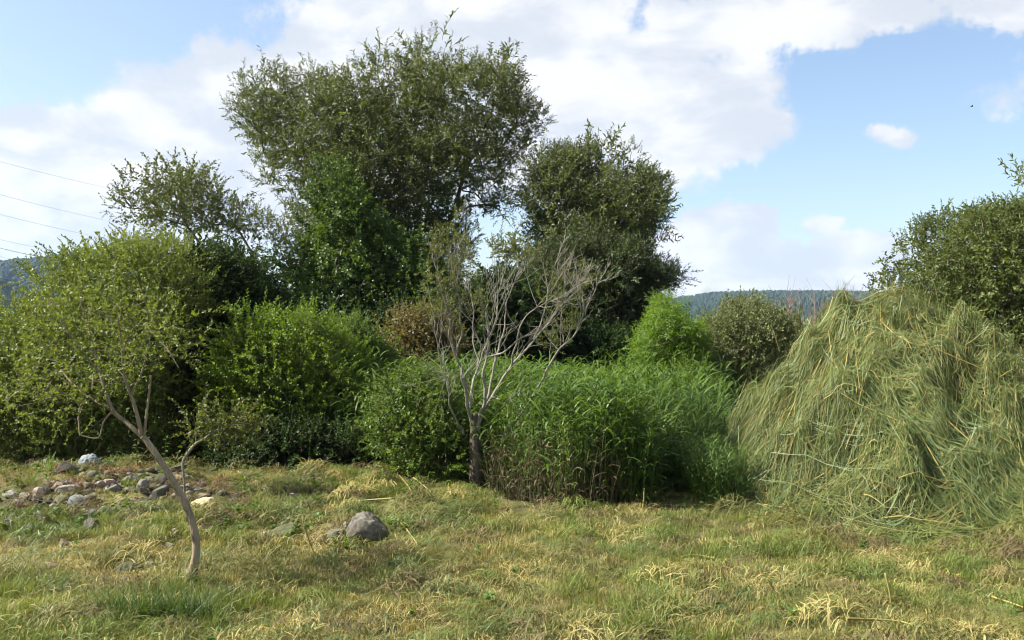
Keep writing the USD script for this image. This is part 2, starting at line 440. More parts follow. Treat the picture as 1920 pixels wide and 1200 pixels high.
def table(T, X, Y, x, y):
    i = np.stack([(y - Y[0]) / (Y[1] - Y[0]), (x - X[0]) / (X[1] - X[0])])
    return map_coordinates(T, i.reshape(2, -1), order=1, mode='nearest').reshape(np.shape(x))


def ground(x, y):
    x, y = np.broadcast_arrays(np.asarray(x, float), np.asarray(y, float))
    inside = (abs(x) < 12) & (y > 2.5) & (y < 26)
    if np.all(inside):
        return table(_GT, _GX, _GY, x, y)
    return np.where(inside, table(_GT, _GX, _GY, x, y), ground_exact(x, y))


def on_ground(px, py, lo=3.0, hi=14.0):
    """Where the ray through a pixel of the photograph meets the ground."""
    d = np.linspace(lo, hi, 3000)
    P = np.stack([(px - CX) / F * d, d, CAMZ - (py - CY) / F * d], 1)
    hit = np.nonzero(P[:, 2] <= ground(P[:, 0], P[:, 1]))[0]
    i = hit[0] if len(hit) else len(d) - 1
    return P[i]


def grid_mesh(xs, ys):
    X, Y = np.meshgrid(xs, ys)
    V = np.stack([X, Y, ground(X, Y)], -1).reshape(-1, 3)
    n, m = len(xs), len(ys)
    a = (np.arange(m - 1)[:, None] * n + np.arange(n - 1)[None]).ravel()
    return V, np.vstack([np.stack([a, a + 1, a + n + 1], 1), np.stack([a, a + n + 1, a + n], 1)])


xs = np.concatenate([[-9000, -3000, -1000, -300, -100, -50, -30], np.linspace(-20, -9, 24), np.linspace(-8.9, 8.9, 330), np.linspace(9, 20, 24), [30, 50, 100, 300, 1000, 3000, 9000]])
ys = np.concatenate([[-3000, -300, -60, -20, -8], np.linspace(-4, 3.9, 24), np.linspace(4, 13, 240), np.linspace(13.1, 30, 40), [40, 60, 100, 300, 900, 2000, 4000, 9000]])
tag(obj('ground', grid_mesh(xs, ys), M['soil'], smooth=True), kind='structure')

# ------------------------------------------------------------------ far hills
def hill(name, ridge, d0, d1, depth, seed, n_trees, th):
    """ridge: pixels of its skyline; the slope runs from distance d0 (foot) up to d1 (crest) and down behind."""
    rng = np.random.default_rng(seed)
    ridge = np.array(ridge, float)
    rx = (ridge[:, 0] - CX) / F * d1
    rz = CAMZ - (ridge[:, 1] - CY) / F * d1 - th * .8
    X = np.linspace(rx[0], rx[-1], 160)
    Y = np.concatenate([np.linspace(d0, d1, 34), np.linspace(d1 + depth * .1, d1 + depth, 12)])

    def height(x, y):
        top = np.interp(x, rx, rz)
        s = np.where(y < d1, sstep(d0 - .25 * (d1 - d0), d1 + .12 * (d1 - d0), y) ** 1.1, 1 - sstep(d1, d1 + depth, y) * .8)
        p = np.stack([x / 170, y / 170, 0 * x], -1)
        return top * s * (1 + .10 * (fbm(p, 3, seed) - .5) * (1 - sstep(.8, 1, s))) - 2.0

    XX, YY = np.meshgrid(X, Y)
    V = np.stack([XX, YY, height(XX, YY)], -1).reshape(-1, 3)
    n, m = len(X), len(Y)
    a = (np.arange(m - 1)[:, None] * n + np.arange(n - 1)[None]).ravel()
    tag(obj(name, (V, np.vstack([np.stack([a, a + 1, a + n + 1], 1), np.stack([a, a + n + 1, a + n], 1)])), M['hill'], smooth=True), kind='structure')
    x, y = rng.uniform(rx[0], rx[-1], n_trees), d0 + (d1 * 1.04 - d0) * rng.uniform(0, 1, n_trees) ** .6
    P = np.stack([x, y, height(x, y) - .3], 1)
    protos = []
    for k in range(3):
        prof = [(0.02, 0), (.05, .14), (.34, .2), (.22, .45), (.24, .5), (.12, .75), (.02, 1.0)] if k < 2 else [(.04, 0), (.06, .2), (.34, .4), (.40, .65), (.26, .9), (.03, 1.0)]
        V, f, s = [], [], 7
        for i, (r, z) in enumerate(prof):
            for j in range(s):
                q = r * rng.uniform(.7, 1.25)
                V.append((q * math.cos(j / s * 6.283), q * math.sin(j / s * 6.283), z + rng.normal(0, .02)))
        for i in range(len(prof) - 1):
            for j in range(s):
                a_, b_ = i * s + j, i * s + (j + 1) % s
                f += [(a_, b_, b_ + s), (a_, b_ + s, a_ + s)]
        protos.append([((np.array(V), np.array(f)), M['forest'])])
    q = quats(np.tile([0, 0, 1.0], (n_trees, 1)), rng)
    sc = th * rng.uniform(.6, 1.25, n_trees)
    pi = instancer('hillside_forest', protos, P, q, np.stack([sc * .9, sc * .9, sc], 1), rng.integers(0, 3, n_trees))
    return pi


tag(hill('hill', [(900, 600), (1050, 585), (1180, 566), (1285, 555), (1340, 547), (1420, 544), (1520, 544), (1600, 545), (1680, 548), (1800, 556), (2000, 575), (2300, 610)], 1500, 2600, 900, 11, 16000, 12),
    'dark blue forest covering the flat-topped far hill right of centre', 'forest')
tag(hill('hill', [(-500, 470), (-250, 500), (-60, 492), (0, 490), (60, 487), (120, 480), (190, 470), (300, 480), (450, 510), (600, 560), (800, 600)], 1200, 2000, 700, 12, 7000, 17),
    'hazy forest on the far hill at the left edge below the cables', 'forest')
tag(hill('hill', [(-500, 500), (-250, 510), (-60, 520), (0, 526), (30, 538), (60, 556), (120, 580), (180, 605)], 700, 1100, 400, 13, 3000, 15),
    'darker nearer wooded slope at the far left edge', 'forest')

# ------------------------------------------------------------------ haze
hb = [(-5000, -60, -80), (5000, 4600, 330)]
(x0, y0, z0), (x1, y1, z1) = hb
z0 = -4.0
hv = np.array([(x, y, z) for x in (x0, x1) for y in (y0, y1) for z in (z0, z1)], float)
hf = np.array([(0, 1, 3), (0, 3, 2), (4, 6, 7), (4, 7, 5), (0, 4, 5), (0, 5, 1), (2, 3, 7), (2, 7, 6), (0, 2, 6), (0, 6, 4), (1, 5, 7), (1, 7, 3)])
if HAZE_DENSITY:
    hm = usdkit.material(stage, '/World/Looks/haze_air', {'v': ('principled_volume', {'color': (.42, .62, 1.0), 'density': HAZE_DENSITY, 'anisotropy': .2})}, [], volume='v.volume')
    tag(obj('haze', (hv, hf), hm), 'pale blue haze over the far hills', 'haze', kind='stuff')

# ------------------------------------------------------------------ trees and shrubs
def poisson(poly, rng, spacing, n, keep=None):
    x0, y0, x1, y1 = poly.bounds
    C = np.stack([rng.uniform(x0, x1, n * 12), rng.uniform(y0, y1, n * 12)], 1)
    C = C[shapely.contains_xy(poly, C[:, 0], C[:, 1])]
    return C


def crown_centres(poly_px, d, rng, spacing, depth, n_max=400, gap=.0, gap_scale=1.0, inset=None):
    P = Polygon([((x - CX) / F * d, CAMZ - (y - CY) / F * d) for x, y in poly_px]).buffer(0)
    k = spacing * .55 if inset is None else inset
    Q = P.buffer(-.48 * k)
    if Q.geom_type != 'Polygon':
        Q = max(Q.geoms, key=lambda q: q.area)
    x0, z0, x1, z1 = Q.bounds
    N = 12000
    X, Z = rng.uniform(x0, x1, N), rng.uniform(z0, z1, N)
    m = shapely.contains_xy(Q, X, Z)
    X, Z = X[m], Z[m]
    e = shapely.distance(P.boundary, shapely.points(X, Z))
    emax = max(e.max(), .2)
    t = depth * .5 * np.sqrt(np.clip(1 - (1 - e / emax)**2, 0, 1)) + .05
    Y = d + rng.uniform(-1, 1, len(X)) * t
    C, S = np.stack([X, Y, Z], 1), np.clip(e / k, .52, 1.12) * rng.uniform(.8, 1.12, len(X))
    ok = fbm(C / (k * 2.2) + 3.3, 3, int(d * 7)) > .31 + (.34 if d > 13 else .28) * np.clip(1.25 - e / k, 0, 1)      # ragged outline: bays and outliers
    C, S = C[ok], S[ok]
    if gap:
        ok = fbm(C * gap_scale + 7.7, 2, int(d * 10)) > gap
        C, S = C[ok], S[ok]
    out, so = np.zeros((0, 3)), np.zeros(0)
    for c, q in zip(C, S):
        if len(out) >= n_max:
            break
        if not len(out) or (np.sum((out - c)**2, 1) > (spacing * .5 * (q + so))**2).all():
            out, so = np.vstack([out, c]), np.append(so, q)
    return out, so


def skeleton(roots, targets, rng, step=.35, r_tip=.006, power=.42, wobble=.06, rmax=.3, rootlines=()):
    """Joins every target to the growing tree; limb radius follows the number of twigs it carries."""
    nodes, par, wt = [], [], []
    for line in rootlines:
        prev = -1
        for p in line:
            nodes.append(np.asarray(p, float)); par.append(prev); prev = len(nodes) - 1
    for r in roots:
        nodes.append(np.asarray(r, float)); par.append(-1)
    order = np.argsort([min(np.linalg.norm(t - n) for n in nodes) for t in targets])
    leafs = []
    for k in order:
        t = targets[k]
        N = np.array(nodes)
        v = t - N
        cost = np.linalg.norm(v, axis=1) + 1.3 * np.maximum(0, -v[:, 2] + .25 * np.linalg.norm(v[:, :2], axis=1))
        i = int(np.argmin(cost))
        L = np.linalg.norm(v[i])
        n = max(1, int(round(L / step)))
        sag = rng.normal(0, wobble, 3) * L
        prev = i
        for s in range(1, n + 1):
            u = s / n
            p = N[i] * (1 - u) + t * u + sag * math.sin(math.pi * u) + np.array([0, 0, .12 * L]) * math.sin(math.pi * u)
            nodes.append(p); par.append(prev); prev = len(nodes) - 1
        leafs.append(prev)
    cnt = np.zeros(len(nodes))
    for l in leafs:
        while l >= 0:
            cnt[l] += 1; l = par[l]
    rad = np.minimum(r_tip * np.maximum(cnt, .5) ** power, rmax)
    kids = [[] for _ in nodes]
    for i, p in enumerate(par):
        if p >= 0:
            kids[p].append(i)
    lines = []
    stack = [i for i, p in enumerate(par) if p < 0]
    done = set()
    heads = [(i, None) for i in stack]
    while heads:
        i, frm = heads.pop()
        line, rr = ([], []) if frm is None else ([nodes[frm]], [min(rad[frm], rad[i] * 1.25)])
        while True:
            line.append(nodes[i]); rr.append(rad[i])
            ks = sorted(kids[i], key=lambda k: -cnt[k])
            for k in ks[1:]:
                heads.append((k, i))
            if not ks:
                break
            i = ks[0]
        if len(line) > 1:
            lines.append((np.array(line), np.array(rr)))
    return lines


def limbs_mesh(lines, sides_big=7):
    out = []
    for P, R in lines:
        s = sides_big if R.max() > .04 else (5 if R.max() > .015 else 3)
        n = max(3, len(P) * (3 if s == 7 else 1))
        out.append(tube(smooth_line(P, n), np.interp(np.linspace(0, 1, n), np.linspace(0, 1, len(R)), R), s))
    return cat(out)


TW = {}


def twigs(kind, seed=5):
    rng = np.random.default_rng(seed)
    spec = {
        'willow': dict(length=.34, n=17, ll=.105, lw=.0145, angle=62, curve=.3, droop=.35, jit=22),
        'small': dict(length=.28, n=17, ll=.062, lw=.0175, angle=62, curve=.3, jit=22),
        'broad': dict(length=.36, n=20, ll=.085, lw=.030, angle=62, curve=.2, droop=.5),
        'hedge': dict(length=.26, n=24, ll=.040, lw=.0115, angle=55, curve=.25, stem_r=.0022),
        'oval': dict(length=.26, n=22, ll=.042, lw=.016, angle=60, curve=.25, stem_r=.0022),
        'sapling': dict(length=.20, n=14, ll=.048, lw=.012, angle=52, curve=.25, stem_r=.0018),
        'ash': dict(length=.30, n=7, ll=.065, lw=.016, angle=70, curve=.2, compound=7),
        'greyw': dict(length=.26, n=20, ll=.055, lw=.013, angle=52, curve=.25, jit=18),
        'tuft': dict(length=.12, n=14, ll=.035, lw=.007, angle=60, curve=.2, stem_r=.0015),
    }[kind]
    return [twig(rng, **spec) for _ in range(5)]


def woody(name, label, category, poly, d, kind, mat, base, spacing=.5, depth=3.0, per=40, up=.45, radius=None, gap=0.0, gap_scale=1.0,
          seed=1, trunk_r=.12, bark='bark', size=1.0, trunk_lines=None, group=None, flat=.85, n_max=400, r_tip=.006, shoots=2, inner=.25):
    """A tree or shrub: trunk and limbs that reach every leaf cluster, twigs with leaves spread through each cluster."""
    rng = np.random.default_rng(seed)
    reach = {'willow': .30, 'small': .24, 'broad': .26, 'ash': .22, 'greyw': .18, 'hedge': .14, 'oval': .14}[kind] * size
    C, CS = crown_centres(poly, d, rng, spacing, depth, n_max, gap, gap_scale, (radius or spacing * .95) * .75 + reach * .6)
    loc = np.array(base[0] if np.ndim(base) == 2 else base, float)
    t = thing(name, label, category, loc, group)
    if trunk_lines is None:
        roots, rl = list(np.atleast_2d(base)), []
    else:
        roots, rl = [], [smooth_line(l, max(4, len(l) * 4)) for l in trunk_lines]
    lines = skeleton(roots, C, rng, rmax=trunk_r, rootlines=rl, r_tip=r_tip)
    big = [l for l in lines if l[1].max() > trunk_r * .45]
    small = [l for l in lines if l[1].max() <= trunk_r * .45]
    if not big:
        big, small = lines[:1], lines[1:]
    ground_z = min(l[0][0, 2] for l in big) + .3
    for l in big[:40]:
        obj('trunk' if l[0][0, 2] < ground_z else 'limb', limbs_mesh([l], 9), M[bark], t, smooth=True)
    if small:
        obj('branches', limbs_mesh(small), M[bark], t, smooth=True, kind='stuff')
    R = radius or spacing * .95
    T = twigs(kind, seed)
    protos = []
    for v in range(6):                             # six clumps of leafy twigs, turned and scaled at every limb end
        u = unit(rng.normal(size=(per, 3)) + np.array([0, 0, .15]))
        rr = R * (inner + (1 - inner) * rng.uniform(0, 1, per) ** .6)
        pos = u * rr[:, None] * np.array([1, 1, flat]) * rng.uniform(.75, 1.25, 3)
        dr = unit(u * .75 + np.array([0, 0, up]) + rng.normal(0, .4, (per, 3)))
        sc = size * rng.uniform(.7, 1.2, per)
        k = rng.choice(per, int(round(shoots)), replace=False)       # long wispy shoots that break the outline
        sc[k] *= 1.22
        dr[k] = unit(u[k] * .5 + np.array([0, 0, .9]) + rng.normal(0, .3, (len(k), 3)))
        A = Rotation.from_quat(quats(dr, rng)).as_matrix()
        st, lf = [], []
        for i in range(per):
            (sv, sf), (lv, lf_) = T[rng.integers(0, len(T))]
            st.append((sv @ A[i].T * sc[i] + pos[i], sf)); lf.append((lv @ A[i].T * sc[i] + pos[i], lf_))
        protos.append([(cat(st), M['twig']), (cat(lf), M[mat])])
    n = len(C)
    yaw = rng.uniform(0, 2 * np.pi, n)
    q = Rotation.from_euler('zyx', np.stack([yaw, rng.normal(0, .18, n), rng.normal(0, .18, n)], 1)).as_quat()
    C[:, 2] = np.maximum(C[:, 2], ground(C[:, 0], C[:, 1]) + R * .5)
    instancer('crown', protos, C, q, CS, rng.integers(0, 6, n), t)
    return t


def gp(px, d):
    x = (px - CX) / F * d
    return np.array([x, d, float(ground(x, d))])


WD = 22.0
woody('willow_tree', 'tallest grey-green willow with a wide billowing crown in the centre', 'tree',
      [(436, 200), (465, 165), (530, 138), (600, 128), (640, 150), (690, 124), (740, 98), (790, 80), (840, 90), (880, 108), (930, 104), (965, 128), (990, 160), (1005, 190), (1042, 205), (1035, 240),
       (1005, 275), (975, 305), (962, 345), (985, 385), (960, 412), (905, 432), (890, 520), (800, 560), (700, 560), (600, 520), (545, 420), (500, 385), (462, 340), (500, 318), (448, 275)],
      WD, 'willow', 'willow', gp(760, WD), spacing=.56, depth=4.6, per=34, up=.5, gap=.44, gap_scale=.75, radius=.46, r_tip=.009, seed=21, trunk_r=.24, size=1.15, shoots=4,
      trunk_lines=[[gp(770, WD), at(765, 560, WD), at(780, 430, WD - .3), at(800, 330, WD - .2), at(810, 230, WD)],
                   [at(765, 560, WD), at(700, 450, WD - .5), at(640, 400, WD - .6), at(590, 330, WD - .6), at(560, 250, WD - .5)],
                   [at(772, 520, WD), at(840, 420, WD + .3), at(870, 330, WD + .3), at(900, 260, WD + .2), at(930, 190, WD)]])
woody('willow_tree', 'lower round-headed willow right of the tallest tree, dark beneath', 'tree',
      [(985, 300), (1020, 278), (1060, 262), (1130, 246), (1190, 266), (1232, 308), (1260, 350), (1257, 410), (1246, 460), (1200, 500), (1160, 560), (1090, 580), (1020, 560), (985, 500), (975, 400), (970, 340)],
      20.5, 'willow', 'willow', gp(1080, 20.5), spacing=.48, depth=3.4, per=36, up=.5, gap=.45, gap_scale=.9, radius=.44, r_tip=.008, seed=22, trunk_r=.16, size=1.1, shoots=4,
      trunk_lines=[[gp(1080, 20.5), at(1085, 560, 20.5), at(1105, 450, 20.5), at(1120, 360, 20.4), at(1130, 300, 20.4)]])
woody('willow_tree', 'dark spreading willow shrub under the round-headed willow, above the reeds', 'tree',
      [(990, 450), (1090, 430), (1180, 440), (1250, 490), (1300, 518), (1275, 548), (1225, 562), (1215, 620), (1200, 690), (980, 690), (960, 560)],
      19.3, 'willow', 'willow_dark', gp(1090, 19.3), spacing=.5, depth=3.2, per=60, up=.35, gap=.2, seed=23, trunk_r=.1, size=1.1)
woody('small_tree', 'small open-crowned tree at the left with thin leaning limbs', 'tree',
      [(228, 360), (250, 330), (290, 318), (300, 288), (330, 303), (390, 308), (425, 350), (440, 372), (490, 382), (545, 402), (570, 450), (560, 540), (520, 540), (490, 480), (440, 470), (380, 440), (330, 440), (255, 448), (226, 400)],
      18.0, 'small', 'small_tree', gp(520, 18.0), spacing=.44, depth=2.2, per=28, up=.6, gap=.42, gap_scale=1.2, seed=24, trunk_r=.11, size=1.1, shoots=4,
      trunk_lines=[[gp(540, 18), at(530, 600, 18), at(505, 530, 18), at(470, 470, 17.9), at(440, 420, 17.9)], [at(530, 600, 18), at(420, 510, 18), at(370, 450, 18), at(340, 405, 18), at(325, 350, 18)]])
woody('broadleaf_tree', 'darker broad-leaved tree growing in front of the tallest willow', 'tree',
      [(600, 290), (640, 262), (668, 330), (700, 385), (760, 440), (830, 470), (880, 540), (880, 620), (840, 680), (700, 690), (560, 640), (525, 540), (545, 470), (585, 400)],
      19.0, 'broad', 'broad', gp(690, 19.0), spacing=.54, depth=3.0, per=36, up=.35, gap=.34, seed=25, trunk_r=.13, size=1.1)
woody('shrub', 'dark shrub mass in deep shade behind the reeds and the bare grey shrub', 'shrub',
      [(560, 600), (700, 560), (860, 540), (960, 480), (1010, 520), (1080, 600), (1200, 620), (1240, 700), (1200, 740), (560, 740)],
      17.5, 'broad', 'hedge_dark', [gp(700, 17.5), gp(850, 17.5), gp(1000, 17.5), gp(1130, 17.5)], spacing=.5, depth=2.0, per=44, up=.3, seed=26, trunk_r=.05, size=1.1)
woody('hedge_shrub', 'large yellow-green hedge shrub filling the left edge behind the stones', 'shrub',
      [(-170, 600), (-60, 600), (0, 592), (45, 566), (66, 530), (110, 500), (130, 475), (185, 466), (250, 445), (300, 428), (365, 450), (400, 520), (400, 620), (380, 740), (360, 880), (-170, 900)],
      12.0, 'hedge', 'hedge', [gp(0, 12), gp(120, 12), gp(230, 12), gp(320, 12), gp(60, 12.6), gp(280, 11.6)], spacing=.31, depth=2.4, per=38, up=.5, gap=.32, gap_scale=1.3, seed=27, trunk_r=.035, size=1.0, shoots=4, r_tip=.004)
woody('hedge_shrub', 'dark glossy hedge shrub between the yellow-green and the bright green ones', 'shrub',
      [(340, 470), (420, 450), (470, 470), (525, 540), (570, 600), (560, 720), (520, 880), (330, 880), (340, 640)],
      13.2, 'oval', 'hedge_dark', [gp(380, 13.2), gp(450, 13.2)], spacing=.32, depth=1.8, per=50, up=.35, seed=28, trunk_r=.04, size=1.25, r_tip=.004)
woody('hedge_shrub', 'bright fresh green hedge shrub with pointed shoots, dark at its foot', 'shrub',
      [(430, 610), (462, 572), (520, 575), (590, 578), (640, 608), (690, 670), (715, 760), (720, 880), (400, 890), (390, 740)],
      11.8, 'oval', 'bright', [gp(470, 11.8), gp(560, 11.8), gp(640, 11.8)], spacing=.28, depth=1.7, per=36, up=.45, gap=.30, gap_scale=1.6, seed=29, trunk_r=.035, size=.95, shoots=4, r_tip=.004)
woody('shrub', 'small mid-green broad-leaved shrub right of the bright hedge shrub', 'shrub',
      [(600, 650), (650, 588), (700, 615), (735, 690), (735, 780), (640, 780)], 13.0, 'oval', 'weed', gp(670, 13.0), spacing=.25, depth=1.1, per=42, up=.3, seed=30, trunk_r=.03, size=1.15, r_tip=.004)
woody('shrub', 'withered reddish brown shrub left of the bare grey shrub', 'shrub',
      [(695, 610), (750, 570), (830, 575), (880, 640), (860, 720), (720, 730)], 14.5, 'small', 'rusty', gp(780, 14.5), spacing=.28, depth=1.2, per=26, up=.4, gap=.3, seed=31, trunk_r=.03, size=1.0, r_tip=.004)
woody('ash_sapling', 'bright yellow-green young ash standing at the right end of the reeds', 'tree',
      [(1180, 660), (1212, 595), (1236, 542), (1272, 545), (1280, 590), (1325, 635), (1335, 740), (1200, 740)], 14.5, 'ash', 'ash', gp(1262, 14.5), spacing=.26, depth=1.2, per=9, up=.5, seed=32, trunk_r=.035, size=.95, r_tip=.004, gap=.36, gap_scale=1.8)
woody('willow_shrub', 'rounded grey-green willow shrub between the young ash and the hay heap', 'shrub',
      [(1295, 650), (1330, 590), (1390, 556), (1440, 565), (1492, 598), (1510, 650), (1500, 720), (1430, 790), (1370, 770), (1305, 740)], 15.5, 'greyw', 'grey', [gp(1390, 15.5), gp(1430, 15.5)], spacing=.31, depth=1.7, per=36, up=.8, gap=.28, gap_scale=1.6, seed=33, trunk_r=.05, size=1.0, shoots=4, r_tip=.004)
woody('broadleaf_tree', 'bushy small-leaved tree behind the hay heap at the right edge', 'tree',
      [(1655, 525), (1700, 478), (1728, 430), (1738, 392), (1790, 384), (1830, 378), (1870, 374), (1920, 368), (2050, 362), (2180, 420), (2180, 760), (1720, 760), (1690, 600)],
      13.5, 'small', 'right', [gp(1860, 13.5), gp(1950, 13.5)], spacing=.36, depth=2.8, per=34, up=.45, gap=.36, gap_scale=1.2, seed=34, trunk_r=.09, size=.95, shoots=3, r_tip=.005)

# ------------------------------------------------------------------ sapling in the foreground
SD = 6.06


def px_line(pts, d, n=None, dz=None):
    P = np.array([at(x, y, d + (dz[i] if dz is not None else 0)) for i, (x, y) in enumerate(pts)])
    return smooth_line(P, n or max(6, 5 * len(pts)))


def branchy(P, R, **k):
    return tube(P, np.linspace(R[0], R[1], len(P)), k.get('sides', 8))


base = on_ground(358, 1092)
SD = base[1]
sap = thing('sapling', 'slender bent sapling with pale bare trunk and yellow-green crown', 'tree', base)
tr = px_line([(358, 1112), (358, 1085), (368, 1030), (362, 985), (345, 940), (320, 895), (290, 848), (268, 818)], SD, 50)
rad = np.interp(np.linspace(0, 1, 50), [0, .08, .3, .7, 1], [.042, .031, .025, .022, .018])
tv, tf = tube(smooth_line(tr, 150), np.interp(np.linspace(0, 1, 150), np.linspace(0, 1, 50), rad), 14)
cc = np.repeat(smooth_line(tr, 150), 14, 0)
tv = cc + (tv - cc) * (1 + .55 * (fbm(tv * np.array([55, 55, 16]), 3, 3) - .5) + .35 * (fbm(tv * np.array([14, 14, 7]), 2, 4) - .5))[:, None]
flare = np.exp(-np.maximum(cc[:, 2] - cc[0, 2], 0) / .06)[:, None] * (np.cos(5 * np.arctan2((tv - cc)[:, 1], (tv - cc)[:, 0]))[:, None] * .35 + .5)
tv = cc + (tv - cc) * (1 + flare)
obj('trunk', (tv, tf), M['pale_bark'], sap, smooth=True)
sap_limbs = [([(268, 820), (240, 795), (212, 770), (198, 735), (185, 690), (172, 640), (160, 590)], (.021, .006), [0, 0, .03, .06, .1, .15, .2]),
             ([(266, 818), (256, 775), (245, 740), (232, 700), (228, 650), (222, 600)], (.018, .005), [0, -.02, -.05, -.1, -.15, -.2]),
             ([(270, 818), (274, 780), (279, 740), (283, 703)], (.012, .008), [0, 0, .02, .03]),
             ([(212, 770), (195, 790), (188, 815), (178, 822), (150, 816)], (.008, .003), [0, .03, .05, .05, .05]),
             ([(212, 770), (160, 740), (120, 700), (95, 650)], (.012, .004), [.03, .1, .2, .3]),
             ([(245, 740), (265, 700), (280, 640), (290, 580)], (.010, .003), [-.05, -.1, -.1, -.15]),
             ([(188, 700), (140, 640), (105, 580), (90, 540)], (.010, .003), [.1, .1, .1, .1]),
             ([(228, 660), (260, 610), (310, 650), (335, 690)], (.008, .003), [-.15, -.2, -.25, -.3]),
             ([(165, 610), (150, 560), (155, 520)], (.006, .003), [.2, .2, .2])]
ends = []
for pts, R, dz in sap_limbs:
    P = px_line(pts, SD, 6 * len(pts), dz)
    obj('branch', tube(P, .8 * np.linspace(R[0], R[1], len(P)), 7), M['pale_bark'], sap, smooth=True)
    ends.append(P[len(P) // 2:])
rng = np.random.default_rng(77)
C = crown_centres([(20, 700), (40, 620), (70, 575), (130, 540), (200, 535), (270, 550), (330, 600), (352, 660), (340, 700), (290, 700), (250, 740), (180, 760), (90, 790), (30, 770)], SD, rng, .13, 1.3, 82, .46, 2.2)[0]
lines = skeleton([], C, rng, step=.08, r_tip=.0016, rootlines=ends, rmax=.006)
obj('branches', limbs_mesh(lines[len(ends):] or lines), M['pale_bark'], sap, smooth=True, kind='stuff')
per = 6
n = len(C) * per
c = C.repeat(per, 0); u = unit(rng.normal(size=(n, 3)))
pos = c + u * (.13 * rng.uniform(.1, 1, n) ** .7)[:, None]
T = twigs('sapling', 3)
instancer('crown', [[(a, M['twig']), (b, M['yellow'])] for a, b in T], pos, quats(unit(u * .6 + np.array([0, 0, .5]) + rng.normal(0, .3, (n, 3))), rng), rng.uniform(.5, .95, n), rng.integers(0, 5, n), sap)

b2 = on_ground(346, 925)
d2 = b2[1]
sp2 = thing('sapling', 'thin pale sapling leaning to the right over the bank beside the bent trunk', 'tree', b2)
P = px_line([(347, 935), (345, 900), (343, 868), (352, 850), (367, 832), (385, 822), (400, 810), (425, 800), (440, 797), (458, 796)], d2, 40)
obj('trunk', tube(P, np.interp(np.linspace(0, 1, 40), [0, .3, .7, 1], [.008, .014, .011, .004]), 7), M['grey_bark'], sp2, smooth=True)
P2 = px_line([(367, 832), (368, 815), (367, 800), (362, 775)], d2, 14)
obj('branch', tube(P2, np.linspace(.006, .002, 14), 6), M['grey_bark'], sp2, smooth=True)
C = np.vstack([P[24:], P[30:], P2[4:]])
C = np.vstack([C, at(480, 800, d2), at(470, 830, d2), at(478, 785, d2), at(440, 785, d2), at(400, 775, d2 + .1), at(388, 790, d2 - .1), at(465, 815, d2)])
per = 3; n = len(C) * per
c = C.repeat(per, 0); u = unit(rng.normal(size=(n, 3)))
instancer('crown', [[(a, M['twig']), (b, M['olive'])] for a, b in T], c + u * .05, quats(unit(u + np.array([.2, 0, .3])), rng), rng.uniform(.7, 1.2, n), rng.integers(0, 5, n), sp2)

# ------------------------------------------------------------------ bare grey shrub
GD = 9.6
bs = gp(886, GD)
gs = thing('bare_shrub', 'half-dead shrub with many bare grey branches in front of the reeds', 'shrub', bs)


def cz(pts):       # points read off an enlargement of the photograph
    return [(650 + x / 2, 350 + y / 2) for x, y in pts]


tk = px_line(cz([(486, 1175), (484, 1100), (482, 1000), (478, 900), (480, 850)]), GD, 26)
obj('trunk', tube(tk, np.interp(np.linspace(0, 1, 26), [0, .1, .5, 1], [.095, .075, .055, .030]), 9), M['dark_bark'], gs, smooth=True)
gl = [([(478, 930), (466, 880), (455, 800), (430, 700), (410, 630), (385, 560), (388, 500), (360, 400), (330, 290), (318, 215)], .036, [0, 0, -.1, -.2, -.25, -.3, -.35, -.4, -.4, -.4]),
      ([(478, 940), (466, 880), (467, 770), (488, 690), (492, 640), (470, 560), (478, 470), (455, 380), (400, 290), (390, 200)], .028, [0, 0, .1, .2, .25, .3, .3, .35, .35, .4]),
      ([(480, 930), (490, 880), (522, 805), (512, 720), (525, 640), (532, 560), (522, 470), (545, 400), (590, 310), (625, 225)], .036, [0, 0, -.05, -.1, -.1, -.15, -.2, -.3, -.35, -.4]),
      ([(482, 950), (505, 860), (555, 770), (620, 670), (700, 580), (770, 490), (812, 430), (860, 365), (895, 340)], .034, [0, 0, .05, .1, .15, .2, .25, .3, .35]),
      ([(481, 940), (497, 870), (540, 760), (558, 640), (588, 540), (602, 430), (640, 330), (672, 260), (695, 170)], .030, [0, 0, .15, .2, .3, .35, .4, .5, .5]),
      ([(575, 960), (655, 850), (720, 750), (790, 620), (850, 560), (890, 470), (925, 400), (950, 350), (985, 285)], .026, [.1, -.1, -.15, -.2, -.25, -.3, -.3, -.35, -.35]),
      ([(440, 930), (400, 850), (375, 750), (355, 660), (332, 560), (330, 500)], .018, [-.1, -.3, -.4, -.4, -.45, -.45]),
      ([(620, 670), (640, 580), (660, 500), (720, 450), (790, 420), (860, 380), (870, 335)], .018, [.1, 0, -.1, -.1, -.15, -.2, -.2]),
      ([(525, 640), (590, 620), (650, 570), (720, 540), (800, 440), (830, 330), (855, 240)], .018, [-.1, -.2, -.3, -.35, -.4, -.45, -.5]),
      ([(410, 630), (430, 540), (425, 450), (410, 370), (385, 280), (440, 180), (430, 80)], .015, [-.25, -.3, -.35, -.4, -.5, -.5, -.5]),
      ([(890, 470), (880, 420), (870, 380), (862, 330)], .011, [-.3, -.3, -.3, -.3]),
      ([(488, 690), (520, 600), (560, 500), (570, 400), (600, 300), (615, 210), (660, 130)], .017, [.2, .2, .1, .1, .05, 0, 0]),
      ([(700, 580), (730, 500), (760, 380), (790, 270), (812, 215), (840, 180)], .014, [.15, .2, .25, .3, .3, .35]),
      ([(470, 770), (410, 700), (350, 720), (290, 690)], .010, [.1, .0, -.1, -.2]),
      ([(540, 790), (600, 800), (640, 770)], .012, [0, -.1, -.2]),
      ([(512, 720), (460, 690), (430, 720)], .012, [-.1, -.3, -.4])]
